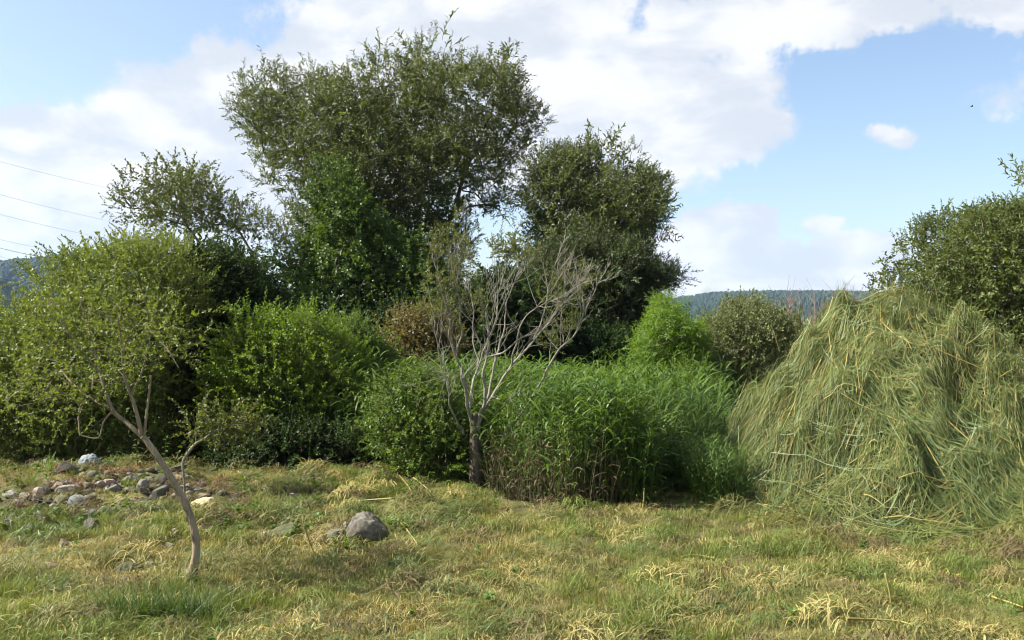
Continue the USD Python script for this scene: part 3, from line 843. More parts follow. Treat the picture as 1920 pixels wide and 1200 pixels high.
rng = np.random.default_rng(50)
tips = []
for pts, r0, dz in gl:
    P = px_line(cz(pts), GD, 9 * len(pts), np.array(dz) * 1.3)
    P = P + (fbm(P * 6 + 3, 2, 8) - .5)[:, None] * np.array([.05, .05, .03])
    parts = [tube(P, np.interp(np.linspace(0, 1, len(P)), [0, .5, 1], [r0 * .62, r0 * .28, .0022]), 7)]
    L = np.linalg.norm(np.diff(P, axis=0), axis=1).sum()
    for s in range(int(4 + L * 9)):
        i = int(len(P) * rng.uniform(.30, .97))
        tdir = unit(P[min(i + 2, len(P) - 1)] - P[max(i - 2, 0)])
        dr = unit(tdir * .8 + rng.normal(0, .55, 3) + np.array([.02, 0, .2]))
        ln = rng.uniform(.18, .60) * (1 - .3 * i / len(P)) * (1 - .6 * float(sstep(1.9, 2.35, P[i][2]))) * (1 - .35 * float(sstep(.3, .8, P[i][0])))
        u = np.linspace(0, 1, 8)[:, None]
        Q = P[i] + dr * ln * u + np.array([0, 0, 1]) * .16 * ln * u**2 + rng.normal(0, .006, (8, 3)) * u
        parts.append(tube(Q, np.linspace(.0034, .0013, 8), 4))
        tips.append(Q[-1]); tips.append(Q[5])
        for k in range(2):
            j = rng.integers(2, 7)
            d3 = unit(dr + rng.normal(0, .6, 3)); l3 = ln * rng.uniform(.25, .55)
            Q3 = Q[j] + d3 * l3 * np.linspace(0, 1, 5)[:, None]
            parts.append(tube(Q3, np.linspace(.0023, .0011, 5), 3))
            tips.append(Q3[-1])
    obj('branch', cat(parts), M['grey_bark'], gs, smooth=True)
tips = np.array(tips)
# ferny olive leaves left only at some twigs
tc = np.array([at(x, y, GD) for x, y in cz([(340, 205), (385, 160), (455, 205), (420, 270), (430, 310), (300, 300), (590, 225), (680, 260), (600, 180), (440, 450), (500, 430), (805, 350), (905, 350), (845, 490),
                                            (745, 395), (780, 560), (335, 390), (430, 360), (700, 245), (330, 470), (880, 600), (560, 210)])])
k = (np.hypot(tips[:, None, 0] - tc[None, :, 0], tips[:, None, 2] - tc[None, :, 2]) < .13)
k = (k & (np.cumsum(k, 0) <= 9)).any(1)
tp = tips[k]
per = 4; n = len(tp) * per
c = tp.repeat(per, 0); u = unit(rng.normal(size=(n, 3)))
T = twigs('tuft', 9)
instancer('leaves', [[(a, M['twig']), (b, M['olive'])] for a, b in T], c + u * .05 * rng.uniform(0, 1, n)[:, None], quats(unit(u + np.array([0, 0, .4])), rng), rng.uniform(.7, 1.25, n), rng.integers(0, 5, n), gs)

# bare reddish shrub behind the heap
rb = gp(1545, 16.0)
rs = thing('bare_shrub', 'leafless reddish brown twiggy shrub behind the top of the hay heap', 'shrub', rb)
parts = []
for s in range(34):
    a = rng.normal(0, .5); top = at(1545 + rng.normal(0, 50), 545 + abs(rng.normal(0, 26)), 16 + rng.normal(0, .3))
    P = smooth_line([rb, rb * .4 + top * .6 + rng.normal(0, .08, 3), top], 10)
    parts.append(tube(P, np.linspace(.014, .003, 10), 4))
    for j in range(7):
        i = rng.integers(4, 10)
        Q = P[i] + unit(rng.normal(0, .5, 3) + np.array([0, 0, .9])) * np.linspace(0, rng.uniform(.15, .4), 5)[:, None]
        parts.append(tube(Q, np.linspace(.004, .0018, 5), 3))
obj('branches', cat(parts), M['twig_red'], rs, kind='stuff')

# ------------------------------------------------------------------ reeds
def reed(rng, H, n_leaf, low, ll=(.28, .5), lean=.12):
    bend = rng.normal(0, lean, 2) * H
    t = np.linspace(0, 1, 7)
    S = np.stack([bend[0] * t**2, bend[1] * t**2, H * t], 1)
    st = tube(S, .0045 * (1 - .6 * t), 3)
    P, W, SD_ = [], [], []
    for i in range(n_leaf):
        s = low + (1 - low) * (i + rng.uniform(0, .6)) / n_leaf
        p = np.array([bend[0] * s**2, bend[1] * s**2, H * s])
        phi = i * math.pi + rng.normal(0, .6) + (i // 2) * .5
        side = np.array([math.cos(phi), math.sin(phi), 0])
        L = rng.uniform(*ll) * (1 - .25 * s); u = np.linspace(0, 1, 6)
        a = rng.uniform(.35, .75)
        line = p + side * (L * (a * u + .25 * u**2))[:, None] + np.array([0, 0, 1]) * (L * (.8 * u - rng.uniform(.35, .85) * u**2))[:, None]
        P.append(line); W.append(.0095 * np.array([.45, .95, 1, .8, .45, .04]) * rng.uniform(.8, 1.2))
        SD_.append(unit(np.cross(side, [0, 0, 1]) + rng.normal(0, .15, 3)))
    return st, strips(np.array(P), np.array(W), np.array(SD_))


rng = np.random.default_rng(60)
RP = [reed(rng, 1.75, 16, .40, (.22, .42)) for _ in range(6)]
RF = [reed(rng, 1.7, 18, .10, (.25, .45)) for _ in range(4)]
RD = [reed(rng, .98, 2, .25, (.12, .25)) for _ in range(3)]


def bunch(parts, rng, n, r, tilt=.07, smin=.85, smax=1.1):
    """n plants round one point, as one piece per material."""
    out = [[] for _ in parts[0]]
    for i in range(n):
        p = parts[rng.integers(0, len(parts))]
        A = Rotation.from_euler('zyx', [rng.uniform(0, 6.28), rng.normal(0, tilt), rng.normal(0, tilt)]).as_matrix() * rng.uniform(smin, smax)
        o = np.array([rng.normal(0, r), rng.normal(0, r), 0])
        for k, (v, f) in enumerate(p):
            out[k].append((v @ A.T + o, f))
    return [cat(x) for x in out]


BP = [bunch(RP, rng, 7, .11) for _ in range(6)] + [bunch(RF, rng, 7, .11) for _ in range(5)]
N = 1150
X = rng.uniform(-2.2, 3.9, N); Y = 8.1 + rng.uniform(0, 1, N) ** 1.25 * 7.6
edge = np.interp(X, EDGE[:, 0], EDGE[:, 1])
m = (Y > edge + .13) & (Y < 15.5 + rng.normal(0, .3, N)) & (X > -1.6 + .25 * rng.normal(size=N) + .1 * (Y - 10)) & (X < .24 * Y + rng.normal(0, .10, N) - .36) & ((X > -.02 + .1 * rng.normal(size=N)) | (Y > 10.5))
X, Y = X[m], Y[m]
Z = ground(X, Y)
frontness = Y - np.interp(X, EDGE[:, 0], EDGE[:, 1])
fresh = rng.uniform(0, 1, len(X)) < sstep(.75, 1.05, X + .05 * rng.normal(size=len(X)))
idx = np.where(fresh, 6 + rng.integers(0, 5, len(X)), rng.integers(0, 6, len(X)))
top = .96 + .10 * (fbm(np.stack([X, Y, 0 * X], -1) * 1.4, 2, 5) - .5) * 4 + rng.normal(0, .05, len(X)) - .15 * sstep(.5, 0, frontness)
sc = np.clip((top - Z) / 1.75, .4, 1.25)
dr = unit(np.stack([rng.normal(.02, .03, len(X)), rng.normal(-.01, .03, len(X)), np.ones(len(X))], 1))
instancer('reeds', [[(a, M['weed']), (b, M['reed'])] for a, b in BP], np.stack([X, Y, Z], 1), quats(dr, rng), sc, idx, None, 'stuff',
          'dense stand of tall green reeds in the hollow at the centre', 'reeds')
Xd = rng.uniform(-.25, 1.9, 230); Yd = np.interp(Xd, EDGE[:, 0], EDGE[:, 1]) + .12 + abs(rng.normal(0, .35, len(Xd)))
k = rng.uniform(0, 1, len(Xd)) < np.where(Xd < .92, .95, .10)
Xd, Yd = Xd[k], Yd[k]
BD = [bunch(RD, rng, 6, .07, .09, .6, 1.05) for _ in range(5)]
instancer('dry_reeds', [[(a, M['reed_dry']), (b, M['reed_dry'])] for a, b in BD], np.stack([Xd, Yd, ground(Xd, Yd)], 1),
          quats(np.tile([0, 0, 1.0], (len(Xd), 1)), rng), rng.uniform(.8, 1.05, len(Xd)), rng.integers(0, 5, len(Xd)), None, 'stuff',
          'brown dry reed stems in the shade at the foot of the green reeds', 'reeds')
# green scrub under the grey shrub
woody('shrub', 'tangled green scrub behind the trunk of the bare grey shrub', 'shrub',
      [(690, 730), (740, 690), (800, 690), (850, 730), (880, 790), (940, 810), (950, 900), (890, 925), (760, 910), (700, 850)], 10.1, 'oval', 'weed', [gp(780, 10.1), gp(860, 10.1)], spacing=.22, depth=.9, per=18, up=.4, seed=40, trunk_r=.02, size=.95, r_tip=.003, gap=.25)
woody('shrub', 'low dark brush at the foot of the bright hedge shrub', 'shrub',
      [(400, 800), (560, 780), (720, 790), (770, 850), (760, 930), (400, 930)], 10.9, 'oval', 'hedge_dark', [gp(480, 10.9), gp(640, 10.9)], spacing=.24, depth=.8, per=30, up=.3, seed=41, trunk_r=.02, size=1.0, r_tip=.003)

# ------------------------------------------------------------------ hay heap
HX, HY = 3.72, 9.25
PROF_R = np.array([0, .15, .28, .40, .52, .66, .80, .92, 1.0, 1.12])
PROF_Z = np.array([1.68, 1.65, 1.56, 1.42, 1.20, .86, .50, .22, .06, -.03])


def heap_r(x, y):
    th = np.arctan2(y - HY, x - HX)
    R = 1.86 + .55 * sstep(-.1, 1, np.cos(th)) + .05 * np.sin(3 * th + 1)
    return np.hypot(x - HX, y - HY) / R


def heap_exact(x, y):
    x, y = np.asarray(x, float), np.asarray(y, float)
    r = heap_r(x, y)
    p = np.stack([x, y, 0 * x], -1)
    lump = ((fbm(p * 2.6 + 4, 3, 21) - .5) * .58 + (fbm(p * 6 + 1, 2, 22) - .5) * .38) * sstep(1.1, .75, r)
    return np.interp(r, PROF_R, PROF_Z) - .20 * sstep(.25, 1.2, x - HX) * sstep(1.0, .7, r) + lump + ground(x, y) * sstep(.7, 1.0, r)


_HX, _HY = np.linspace(HX - 4, HX + 5, 451), np.linspace(HY - 4, HY + 4, 401)
_HT = heap_exact(*np.meshgrid(_HX, _HY))


def heap_z(x, y):
    x, y = np.broadcast_arrays(np.asarray(x, float), np.asarray(y, float))
    return table(_HT, _HX, _HY, x, y)


def on_heap(px, py):
    d = np.linspace(6, 12, 1500)
    P = np.stack([(px - CX) / F * d, d, CAMZ - (py - CY) / F * d], 1)
    hit = np.nonzero(P[:, 2] <= heap_z(P[:, 0], P[:, 1]))[0]
    return P[hit[0] if len(hit) else -1]


hp = thing('hay_heap', 'big heap of cut reeds and hay on the mown ground at the right', 'hay heap', (HX, HY, 0))
th, rr = np.linspace(0, 2 * np.pi, 181)[:-1], np.linspace(0.0, 1.1, 60)
TH, RR = np.meshgrid(th, rr)
Rm = 1.86 + .55 * sstep(-.1, 1, np.cos(TH)) + .05 * np.sin(3 * TH + 1)
XX, YY = HX + RR * Rm * np.cos(TH), HY + RR * Rm * np.sin(TH)
V = np.stack([XX, YY, heap_z(XX, YY) - .05], -1).reshape(-1, 3)
n = len(th)
a = (np.arange(len(rr) - 1)[:, None] * n + np.arange(n)[None]); b = (np.arange(len(rr) - 1)[:, None] * n + (np.arange(n)[None] + 1) % n)
a, b = a.ravel(), b.ravel()
obj('matted_core', (V, np.vstack([np.stack([a, a + n, b + n], 1), np.stack([a, b + n, b], 1)])), M['heap'], hp, smooth=True)


def lay(x, y, ang, length, K=8, off=.02, lift=.06, droop=0.0, seed=0, curl=.13):
    """Stalks that lie on the heap from (x, y) along ang, following its surface."""
    rng = np.random.default_rng(seed)
    n = len(x)
    P = np.zeros((n, K, 3)); P[:, 0] = np.stack([x, y, heap_z(x, y)], 1)
    st = length / (K - 1)
    turn = rng.normal(0, curl, n) / (K - 1)
    aa = ang.copy()
    for k in range(1, K):
        dx, dy = np.cos(aa), np.sin(aa)
        e = .05
        sl = (heap_z(P[:, k - 1, 0] + dx * e, P[:, k - 1, 1] + dy * e) - heap_z(P[:, k - 1, 0], P[:, k - 1, 1])) / e
        f = 1 / np.sqrt(1 + np.clip(sl, -2.5, 2.5)**2)
        P[:, k, 0] = P[:, k - 1, 0] + dx * st * f
        P[:, k, 1] = P[:, k - 1, 1] + dy * st * f
        P[:, k, 2] = heap_z(P[:, k, 0], P[:, k, 1])
        aa += turn
    # stiff stalks bridge the hollows: smooth the heights along each
    for _ in range(3):
        P[:, 1:-1, 2] = np.maximum(P[:, 1:-1, 2], .25 * P[:, :-2, 2] + .5 * P[:, 1:-1, 2] + .25 * P[:, 2:, 2])
    t = np.linspace(0, 1, K)
    P[..., 2] += rng.uniform(0, off, n)[:, None] + (rng.exponential(lift, n) * (rng.uniform(0, 1, n) < .5))[:, None] * t**2 + (rng.exponential(lift * .5, n))[:, None] * (1 - t)**2
    gz = ground(P[..., 0], P[..., 1])
    P[..., 2] = np.maximum(P[..., 2], gz + .01)
    return P


rng = np.random.default_rng(70)
sets = {'hay_green': [], 'hay_grey': [], 'hay_straw': [], 'hay_olive': []}


def swathe(c, ang, n, spread, width, length, mats, off, seed, lift=.06):
    r = np.random.default_rng(seed)
    t = np.stack([np.cos(ang), np.sin(ang)]); s = np.array([-t[1], t[0]])
    u = r.normal(0, length * .28, n); v = r.normal(0, width, n)
    x, y = c[0] + t[0] * u + s[0] * v - t[0] * length * .4, c[1] + t[1] * u + s[1] * v - t[1] * length * .4
    P = lay(x, y, ang + r.normal(0, spread, n), length * r.uniform(.5, 1.15, n), 8, off, lift, seed=seed)
    mm = r.choice(len(mats), n, p=np.array([m[1] for m in mats]) / sum(m[1] for m in mats))
    for i, (mname, _) in enumerate(mats):
        if (mm == i).any():
            sets[mname].append(P[mm == i])


mixes = [[('hay_green', 6), ('hay_straw', .9), ('hay_olive', 2)], [('hay_grey', 5), ('hay_green', 4), ('hay_straw', .5)], [('hay_olive', 5), ('hay_straw', 1.6), ('hay_green', 3)], [('hay_straw', 1.0), ('hay_olive', 3), ('hay_green', 5)]]
for i in range(330):
    th = rng.uniform(0, 2 * np.pi); r = rng.uniform(0, 1) ** .5 * 1.02
    R = 1.86 + .55 * float(sstep(-.1, 1, math.cos(th)))
    c = np.array([HX + r * R * math.cos(th), HY + r * R * math.sin(th)])
    down = th
    left = float(sstep(-.3, -.8, math.cos(th)))
    ang = down + rng.normal(0, .34 + .8 * (1 - left) + .8 * (r < .35))
    if rng.uniform() < .12 * (1 - left):
        ang += math.pi / 2
    swathe(c, ang, rng.integers(34, 86), rng.uniform(.12, .5), rng.uniform(.05, .18), rng.uniform(.28, .75) + .35 * left, mixes[rng.integers(0, 4)], rng.uniform(.02, .10), 1000 + i, rng.uniform(.03, .10))
for i in range(900):                               # short chopped bits lying every way
    th = rng.uniform(0, 2 * np.pi); r = rng.uniform(0, 1) ** .5 * 1.06
    R = 1.86 + .55 * float(sstep(-.1, 1, math.cos(th)))
    c = np.array([HX + r * R * math.cos(th), HY + r * R * math.sin(th)])
    swathe(c, rng.uniform(0, 6.28), rng.integers(26, 60), 1.2, .13, rng.uniform(.10, .34), mixes[rng.integers(0, 4)], rng.uniform(.04, .14), 5000 + i, .06)
# swathes that the photograph shows by themselves: pixels of start and end
for i, (p, q, n, w, mi) in enumerate([((1370, 925), (1760, 905), 90, .10, 1), ((1420, 915), (1700, 935), 60, .10, 2), ((1640, 740), (1930, 1000), 330, .16, 1), ((1700, 800), (1940, 960), 220, .14, 1),
                                      ((1590, 580), (1830, 595), 170, .10, 1), ((1680, 620), (1940, 690), 170, .10, 1), ((1500, 690), (1350, 900), 260, .12, 0), ((1560, 640), (1440, 860), 220, .14, 2),
                                      ((1450, 760), (1340, 930), 220, .12, 2), ((1680, 700), (1800, 860), 120, .12, 3), ((1620, 600), (1500, 700), 120, .10, 0)]):
    A, B = on_heap(*p), on_heap(*q)
    ang = math.atan2(B[1] - A[1], B[0] - A[0]); L = float(np.linalg.norm(B - A))
    swathe((A + B)[:2] / 2, ang, int(n * .8), .20, w * 1.2, max(L, .8) * .8, mixes[mi], .11, 3000 + i, .05)
qx, qy = rng.uniform(1.2, 2.1, 900), rng.uniform(8.3, 10.6, 900)      # fresh reed shoots between the stand and the heap
q_ = (heap_r(qx, qy) > .93) & (heap_r(qx, qy) < 1.22) & (rng.uniform(0, 1, 900) < .55)
qx, qy = qx[q_], qy[q_]
instancer('reeds', [[(a, M['weed']), (b, M['reed'])] for a, b in BP[6:]], np.stack([qx, qy, ground(qx, qy)], 1), quats(np.stack([rng.normal(-.12, .1, len(qx)), rng.normal(-.1, .1, len(qx)), np.ones(len(qx))], 1), rng),
          rng.uniform(.16, .34, len(qx)) * (1 + .7 * sstep(8.8, 10.2, qy)), rng.integers(0, 5, len(qx)), None, 'stuff', 'short bright green reed shoots along the left foot of the hay heap', 'reeds')
names = {'hay_green': ('cut_green_stems', .0024), 'hay_grey': ('cut_reed_leaves', .0032), 'hay_straw': ('straw', .0022), 'hay_olive': ('withered_stems', .0023)}
for key, Ps in sets.items():
    P = np.vstack(Ps)
    r = np.random.default_rng(len(P))
    t = np.linspace(0, 1, P.shape[1])
    W = names[key][1] * r.uniform(.5, 1.5, len(P))[:, None] * (1 - .75 * t**2)
    T = unit(P[:, -1] - P[:, 0])
    S = unit(np.cross(T, np.array([0, -.7, .7])) + r.normal(0, .5, T.shape))
    m = obj(names[key][0], strips(P, W, S), M[key], hp, kind='stuff')
# long pale stalks one can pick out singly
hs = [((1515, 610), (1555, 688)), ((1560, 610), (1590, 595)), ((1598, 625), (1607, 662)), ((1650, 620), (1662, 655)), ((1655, 618), (1703, 662)), ((1712, 607), (1775, 602)), ((1590, 660), (1576, 735)),
      ((1760, 668), (1875, 718)), ((1875, 720), (1925, 745)), ((1635, 690), (1610, 760)), ((1550, 760), (1640, 770)), ((1495, 750), (1430, 890)), ((1470, 780), (1450, 830)), ((1440, 830), (1395, 880)),
      ((1720, 820), (1775, 915)), ((1660, 785), (1710, 850)), ((1690, 910), (1775, 922)), ((1620, 940), (1655, 960)), ((1660, 985), (1790, 995)), ((1460, 960), (1390, 950)), ((1775, 800), (1830, 850)),
      ((1450, 630), (1460, 665)), ((1535, 690), (1500, 760)), ((1585, 850), (1605, 800)), ((1830, 840), (1870, 790)), ((1540, 900), (1500, 925)), ((1600, 720), (1604, 745)), ((1700, 560), (1650, 572)), ((1480, 735), (1520, 745)),
      ((1640, 845), (1590, 880)), ((1815, 660), (1905, 672)), ((1740, 730), (1690, 745)), ((1870, 830), (1918, 870)), ((1560, 565), (1600, 572)), ((1400, 800), (1375, 850)), ((1510, 800), (1480, 860)), ((1580, 700), (1640, 720)),
      ((1660, 560), (1690, 545)), ((1840, 590), (1780, 600))]
for i, (p, q) in enumerate(hs):
    A, B = on_heap(*p), on_heap(*q)
    mid = (A + B) / 2
    mid[2] = max(mid[2], heap_z(mid[0], mid[1]) - .0)
    P = smooth_line([A, mid, B], 9)
    P[:, 2] = np.maximum(P[:, 2], heap_z(P[:, 0], P[:, 1])) + .05
    P[:, 1] -= .03
    P += (B - A) * np.linspace(-.08, .08, 9)[:, None]
    obj('stalk', tube(P, np.linspace(.006, .0035, 9), 5), M['hay_straw'], hp, smooth=True)
BASE_HEAP = hp

# ------------------------------------------------------------------ mown grass
def tuft(rng, n, h, w, spreadr, lean, kind=0):
    P, W, S = [], [], []
    for i in range(n):
        a = rng.uniform(0, 2 * np.pi); r = spreadr * rng.uniform(0, 1) ** .5
        b = np.array([r * math.cos(a), r * math.sin(a), -.01])
        H = h * rng.uniform(.45, 1.2); u = np.linspace(0, 1, 5)
        ld = rng.uniform(0, 2 * np.pi); ln = abs(rng.normal(0, lean))
        out = np.array([math.cos(ld), math.sin(ld), 0])
        if kind == 2:      # lying clippings
            L = h * rng.uniform(.4, 1.3); c = rng.normal(0, .22)
            an = ld + c * u
            line = b + np.stack([np.cumsum(np.cos(an)) * L / 5, np.cumsum(np.sin(an)) * L / 5, .012 + rng.uniform(0, .035) + rng.normal(0, .05) * L * u + .03 * np.sin(u * 3.1)], 1)
        else:
            line = b + out * (H * ln * u**(1.2 if kind else 1.8))[:, None] + np.array([0, 0, 1]) * (H * (u - (.18 * ln * u**2)))[:, None]
        P.append(line)
        W.append(w * rng.uniform(.6, 1.2) * (np.array([1, 1, .9, .7, .5]) if kind else np.array([.8, 1, .85, .55, .06])))
        S.append(unit(np.array([-out[1], out[0], 0]) + rng.normal(0, .25, 3)))
    return strips(np.array(P), np.array(W), np.array(S))


def field_points(n, rng, ylo=3.6, yhi=11.0):
    y = ylo * (yhi / ylo) ** rng.uniform(0, 1, n)
    x = rng.uniform(-1, 1, n) * (.60 * y + .5)
    edge = np.interp(x, EDGE[:, 0], EDGE[:, 1])
    m = (y < edge + .05) & (heap_r(x, y) > .9)
    return x[m], y[m]


def rubble(x, y):
    """1 inside the stony patch on the bank at the left."""
    return sstep(1.15, .75, np.hypot((x + 3.75) / 1.55, (y - 8.75) / 1.0))


rng = np.random.default_rng(80)


def patches(n, k, *args):
    out = []
    for _ in range(n):
        ts = [(tuft(rng, *args),) for _ in range(3)]
        out.append(bunch(ts, rng, k, .085, .1, .6, 1.3)[0])
    return out


G = [[(m, M['grass'])] for m in patches(5, 7, 16, .075, .0024, .055, .6)]
S_ = [[(m, M['straw'])] for m in patches(4, 7, 13, .055, .0022, .055, .30, 1)] + [[(m, M['hay_olive'])] for m in patches(3, 7, 13, .055, .0022, .055, .4, 1)]
B_ = [[(m, M['brown'])] for m in patches(3, 7, 12, .06, .0024, .06, .35, 1)]
CL = [[(m, M['straw'])] for m in patches(3, 5, 11, .15, .0021, .08, .3, 2)] + [[(m, M['hay_olive'])] for m in patches(3, 5, 11, .14, .0023, .08, .3, 2)] + [[(m, M['hay_green'])] for m in patches(3, 5, 11, .14, .0024, .08, .3, 2)]
LG = [[(m, M['grass'])] for m in patches(4, 4, 20, .17, .0026, .07, .8)]
x, y = field_points(9500, rng)
p = np.stack([x, y, 0 * x], -1)
wet = fbm(p * .8 + 3, 3, 31) + .18 * sstep(-.5, -3, x) * sstep(6.6, 5.4, y) + .10 * sstep(2.0, 3.5, x) * sstep(5.5, 7, y) + .06 * sstep(7.3, 8.5, y) + rng.normal(0, .09, len(x))
bk = sstep(7.0, 7.5, y) * sstep(0, -.8, x)
brown = -.08 + fbm(p * 1.7 + 9, 3, 33) + rng.normal(0, .10, len(x)) + .12 * rubble(x, y) + .10 * bk
wet = wet + .06 * bk
kind = np.where(wet > .60, 0, np.where(brown > .62, 2, 1))
kind = np.where(rng.uniform(0, 1, len(x)) < .36, 3, kind)
nG, nS, nB, nC = len(G), len(S_), len(B_), len(CL)
kind = np.where((rubble(x, y) > .35) & (rng.uniform(0, 1, len(x)) < .7), 2, kind)
idx = np.where(kind == 0, rng.integers(0, nG, len(x)), np.where(kind == 1, nG + rng.integers(0, nS, len(x)), np.where(kind == 2, nG + nS + rng.integers(0, nB, len(x)), nG + nS + nB + rng.integers(0, nC, len(x)))))
m = rng.uniform(0, 1, len(x)) > .35 * rubble(x, y)
x, y, p, idx = x[m], y[m], p[m], idx[m]


def lie(x, y, rng, j):
    e = .06
    gx, gy = (ground(x + e, y) - ground(x - e, y)) / (2 * e), (ground(x, y + e) - ground(x, y - e)) / (2 * e)
    return np.stack([-gx + rng.normal(0, j, len(x)), -gy + rng.normal(0, j, len(x)), np.ones(len(x))], 1)


sc = rng.uniform(.55, 1.0, len(x)) * (.5 + .8 * fbm(p * 2.2 + 1, 2, 35)) * (1 - .2 * rubble(x, y))
instancer('mown_grass', G + S_ + B_ + CL, np.stack([x, y, ground(x, y)], 1), quats(lie(x, y, rng, .06), rng), sc, idx, None, 'stuff', 'mown grass, straw stubble and clippings over the foreground', 'grass')
def matt(n, mats):
    P = tuft(rng, n, .17, .0022, .12, .3, 2)
    v, f = P
    rr_ = np.hypot(v[:, 0], v[:, 1])
    v = v + np.stack([0 * rr_, 0 * rr_, np.maximum(0, .075 * (1 - (rr_ / .17)**2)) * rng.uniform(.3, 1.0, len(v) // 10).repeat(10)], 1)
    return [[((v, f), M[m])] for m in mats]


MT = []
for _ in range(3):
    MT += matt(85, ['hay_olive', 'hay_green', 'straw', 'brown', 'grass'])
MT += matt(60, ['rust'])
x, y = field_points(1900, rng)
p = np.stack([x, y, 0 * x], -1)
bk = sstep(7.0, 7.5, y) * sstep(0, -.8, x)
near_heap = sstep(1.7, 1.05, heap_r(x, y))
m = rng.uniform(0, 1, len(x)) < .22 + .75 * bk + .6 * near_heap
x, y, p, bk, near_heap = x[m], y[m], p[m], bk[m], near_heap[m]
pick = rng.uniform(0, 1, len(x))
mi = np.where(pick < .30, 0, np.where(pick < .52 + .2 * near_heap + .1 * bk, 1, np.where(pick < .63 + .1 * bk, 2, np.where(pick < .86 + .05 * bk, 3, 4)))) + 5 * rng.integers(0, 3, len(x))
mi = np.where((rubble(x, y) > .3) & (rng.uniform(0, 1, len(x)) < .4), 15, mi)
keep = ~((rubble(x, y) > .3) & (mi % 5 != 3) & (mi != 15) & (rng.uniform(0, 1, len(x)) < .85))
x, y, mi, near_heap = x[keep], y[keep], mi[keep], near_heap[keep]
instancer('cuttings', MT, np.stack([x, y, ground(x, y) + .005], 1), quats(lie(x, y, rng, .12), rng), rng.uniform(.55, 1.25, len(x)) * (1 + .25 * near_heap), mi, None, 'stuff', 'matted cuttings lying in low clumps on the mown ground', 'cuttings')
# longer, fresher grass: lower left, around the stones, on the bank and round the heap
x, y = field_points(4200, rng)
p = np.stack([x, y, 0 * x], -1)
dens = .75 * sstep(-1.0, -2.6, x) * sstep(6.4, 5.0, y) + .5 * sstep(7.2, 8.0, y) * sstep(-.2, -1.2, x) * (fbm(p * 1.6, 2, 41) > .5) + .5 * sstep(1.35, 1.05, heap_r(x, y)) + .5 * (fbm(p * 1.1 + 5, 3, 42) > .62)
dens *= 1 - .4 * rubble(x, y)
m = rng.uniform(0, 1, len(x)) < dens
x, y, p = x[m], y[m], p[m]
instancer('long_grass', LG, np.stack([x, y, ground(x, y)], 1), quats(lie(x, y, rng, .15), rng), rng.uniform(.4, .85, len(x)) * (.6 + .8 * fbm(p * 1.5, 2, 43)) * np.where(y > 7.5, .6, 1), rng.integers(0, 4, len(x)), None, 'stuff', 'longer green grass left by the mower on the bank and lower left', 'grass')


# broad-leaved weeds on the bank
def rosette(rng, n, ll, lw, h):
    L = []
    for i in range(n):
        phi = i * 2.4 + rng.normal(0, .3); e = rng.uniform(.2, 1.0)
        d = np.array([math.cos(phi) * math.cos(e), math.sin(phi) * math.cos(e), math.sin(e)])
        L.append(leaf(np.array([0, 0, h * rng.uniform(.1, 1)]), d, np.array([0, 0, 1.0]) + rng.normal(0, .2, 3), ll * rng.uniform(.6, 1.2), lw * rng.uniform(.7, 1.2), .2, .4))
    return cat(L)


RS = [[(rosette(rng, 13, .045, .013, .08), M['weed'])] for _ in range(4)]
x, y = field_points(7000, rng)
p = np.stack([x, y, 0 * x], -1)
m = rng.uniform(0, 1, len(x)) < .9 * (1 - .75 * rubble(x, y)) * sstep(7.0, 7.8, y) * sstep(0, -1.2, x) * (fbm(p * 1.8 + 2, 2, 51) > .44) + .012
x, y = x[m], y[m]
instancer('bank_weeds', RS, np.stack([x, y, ground(x, y)], 1), quats(np.tile([0, 0, 1.0], (len(x), 1)) + rng.normal(0, .15, (len(x), 3)), rng), rng.uniform(.5, 1.2, len(x)), rng.integers(0, 4, len(x)), None, 'stuff', 'low leafy weeds scattered over the stony bank', 'weeds')

# ------------------------------------------------------------------ stones
def stone(px, py, w, h, mat, seed, squash=.7, sink=.3, sharp=.5):
    """px, py: middle of its foot in the photograph; w, h: size in photograph pixels."""
    r = np.random.default_rng(seed)
    g0 = on_ground(px, py)
    s = g0[1] / F
    W, H = w * s, h * s
    import trimesh
    m = trimesh.creation.icosphere(4 if w > 44 else 3)
    v = np.array(m.vertices)
    for _ in range(int(7 + 6 * sharp) if sharp > .25 else 2):          # knock flat facets off a ball
        nrm = unit(r.normal(size=3)); lim = r.uniform(.5, .85)
        dd = v @ nrm
        v = v - np.maximum(dd - lim, 0)[:, None] * nrm * (.5 + .5 * sharp)
    v = v * (1 + (.30 if sharp > .25 else .08) * (fbm(v * 1.8 + seed, 4, seed) - .5)[:, None])
    if w > 44:                                     # rocks are craggy: steps and furrows
        v = v * (1 + .34 * (fbm(v * np.array([5, 5, 2.0]) + seed, 4, seed + 1) - .5)[:, None])
    v = v * np.array([W / 2, W / 2 * squash * r.uniform(.8, 1.1), H * .62])
    v = v @ Rotation.from_euler('zyx', [r.uniform(-.4, .4), r.normal(0, .15), r.normal(0, .15)]).as_matrix().T
    lo, hi = v[:, 2].min(), v[:, 2].max()
    v[:, 2] -= lo + (hi - lo) * sink
    c = g0 + np.array([0, W / 2 * squash * .3, 0])
    c[2] = ground(c[0], c[1])
    return v + c, np.array(m.faces), c


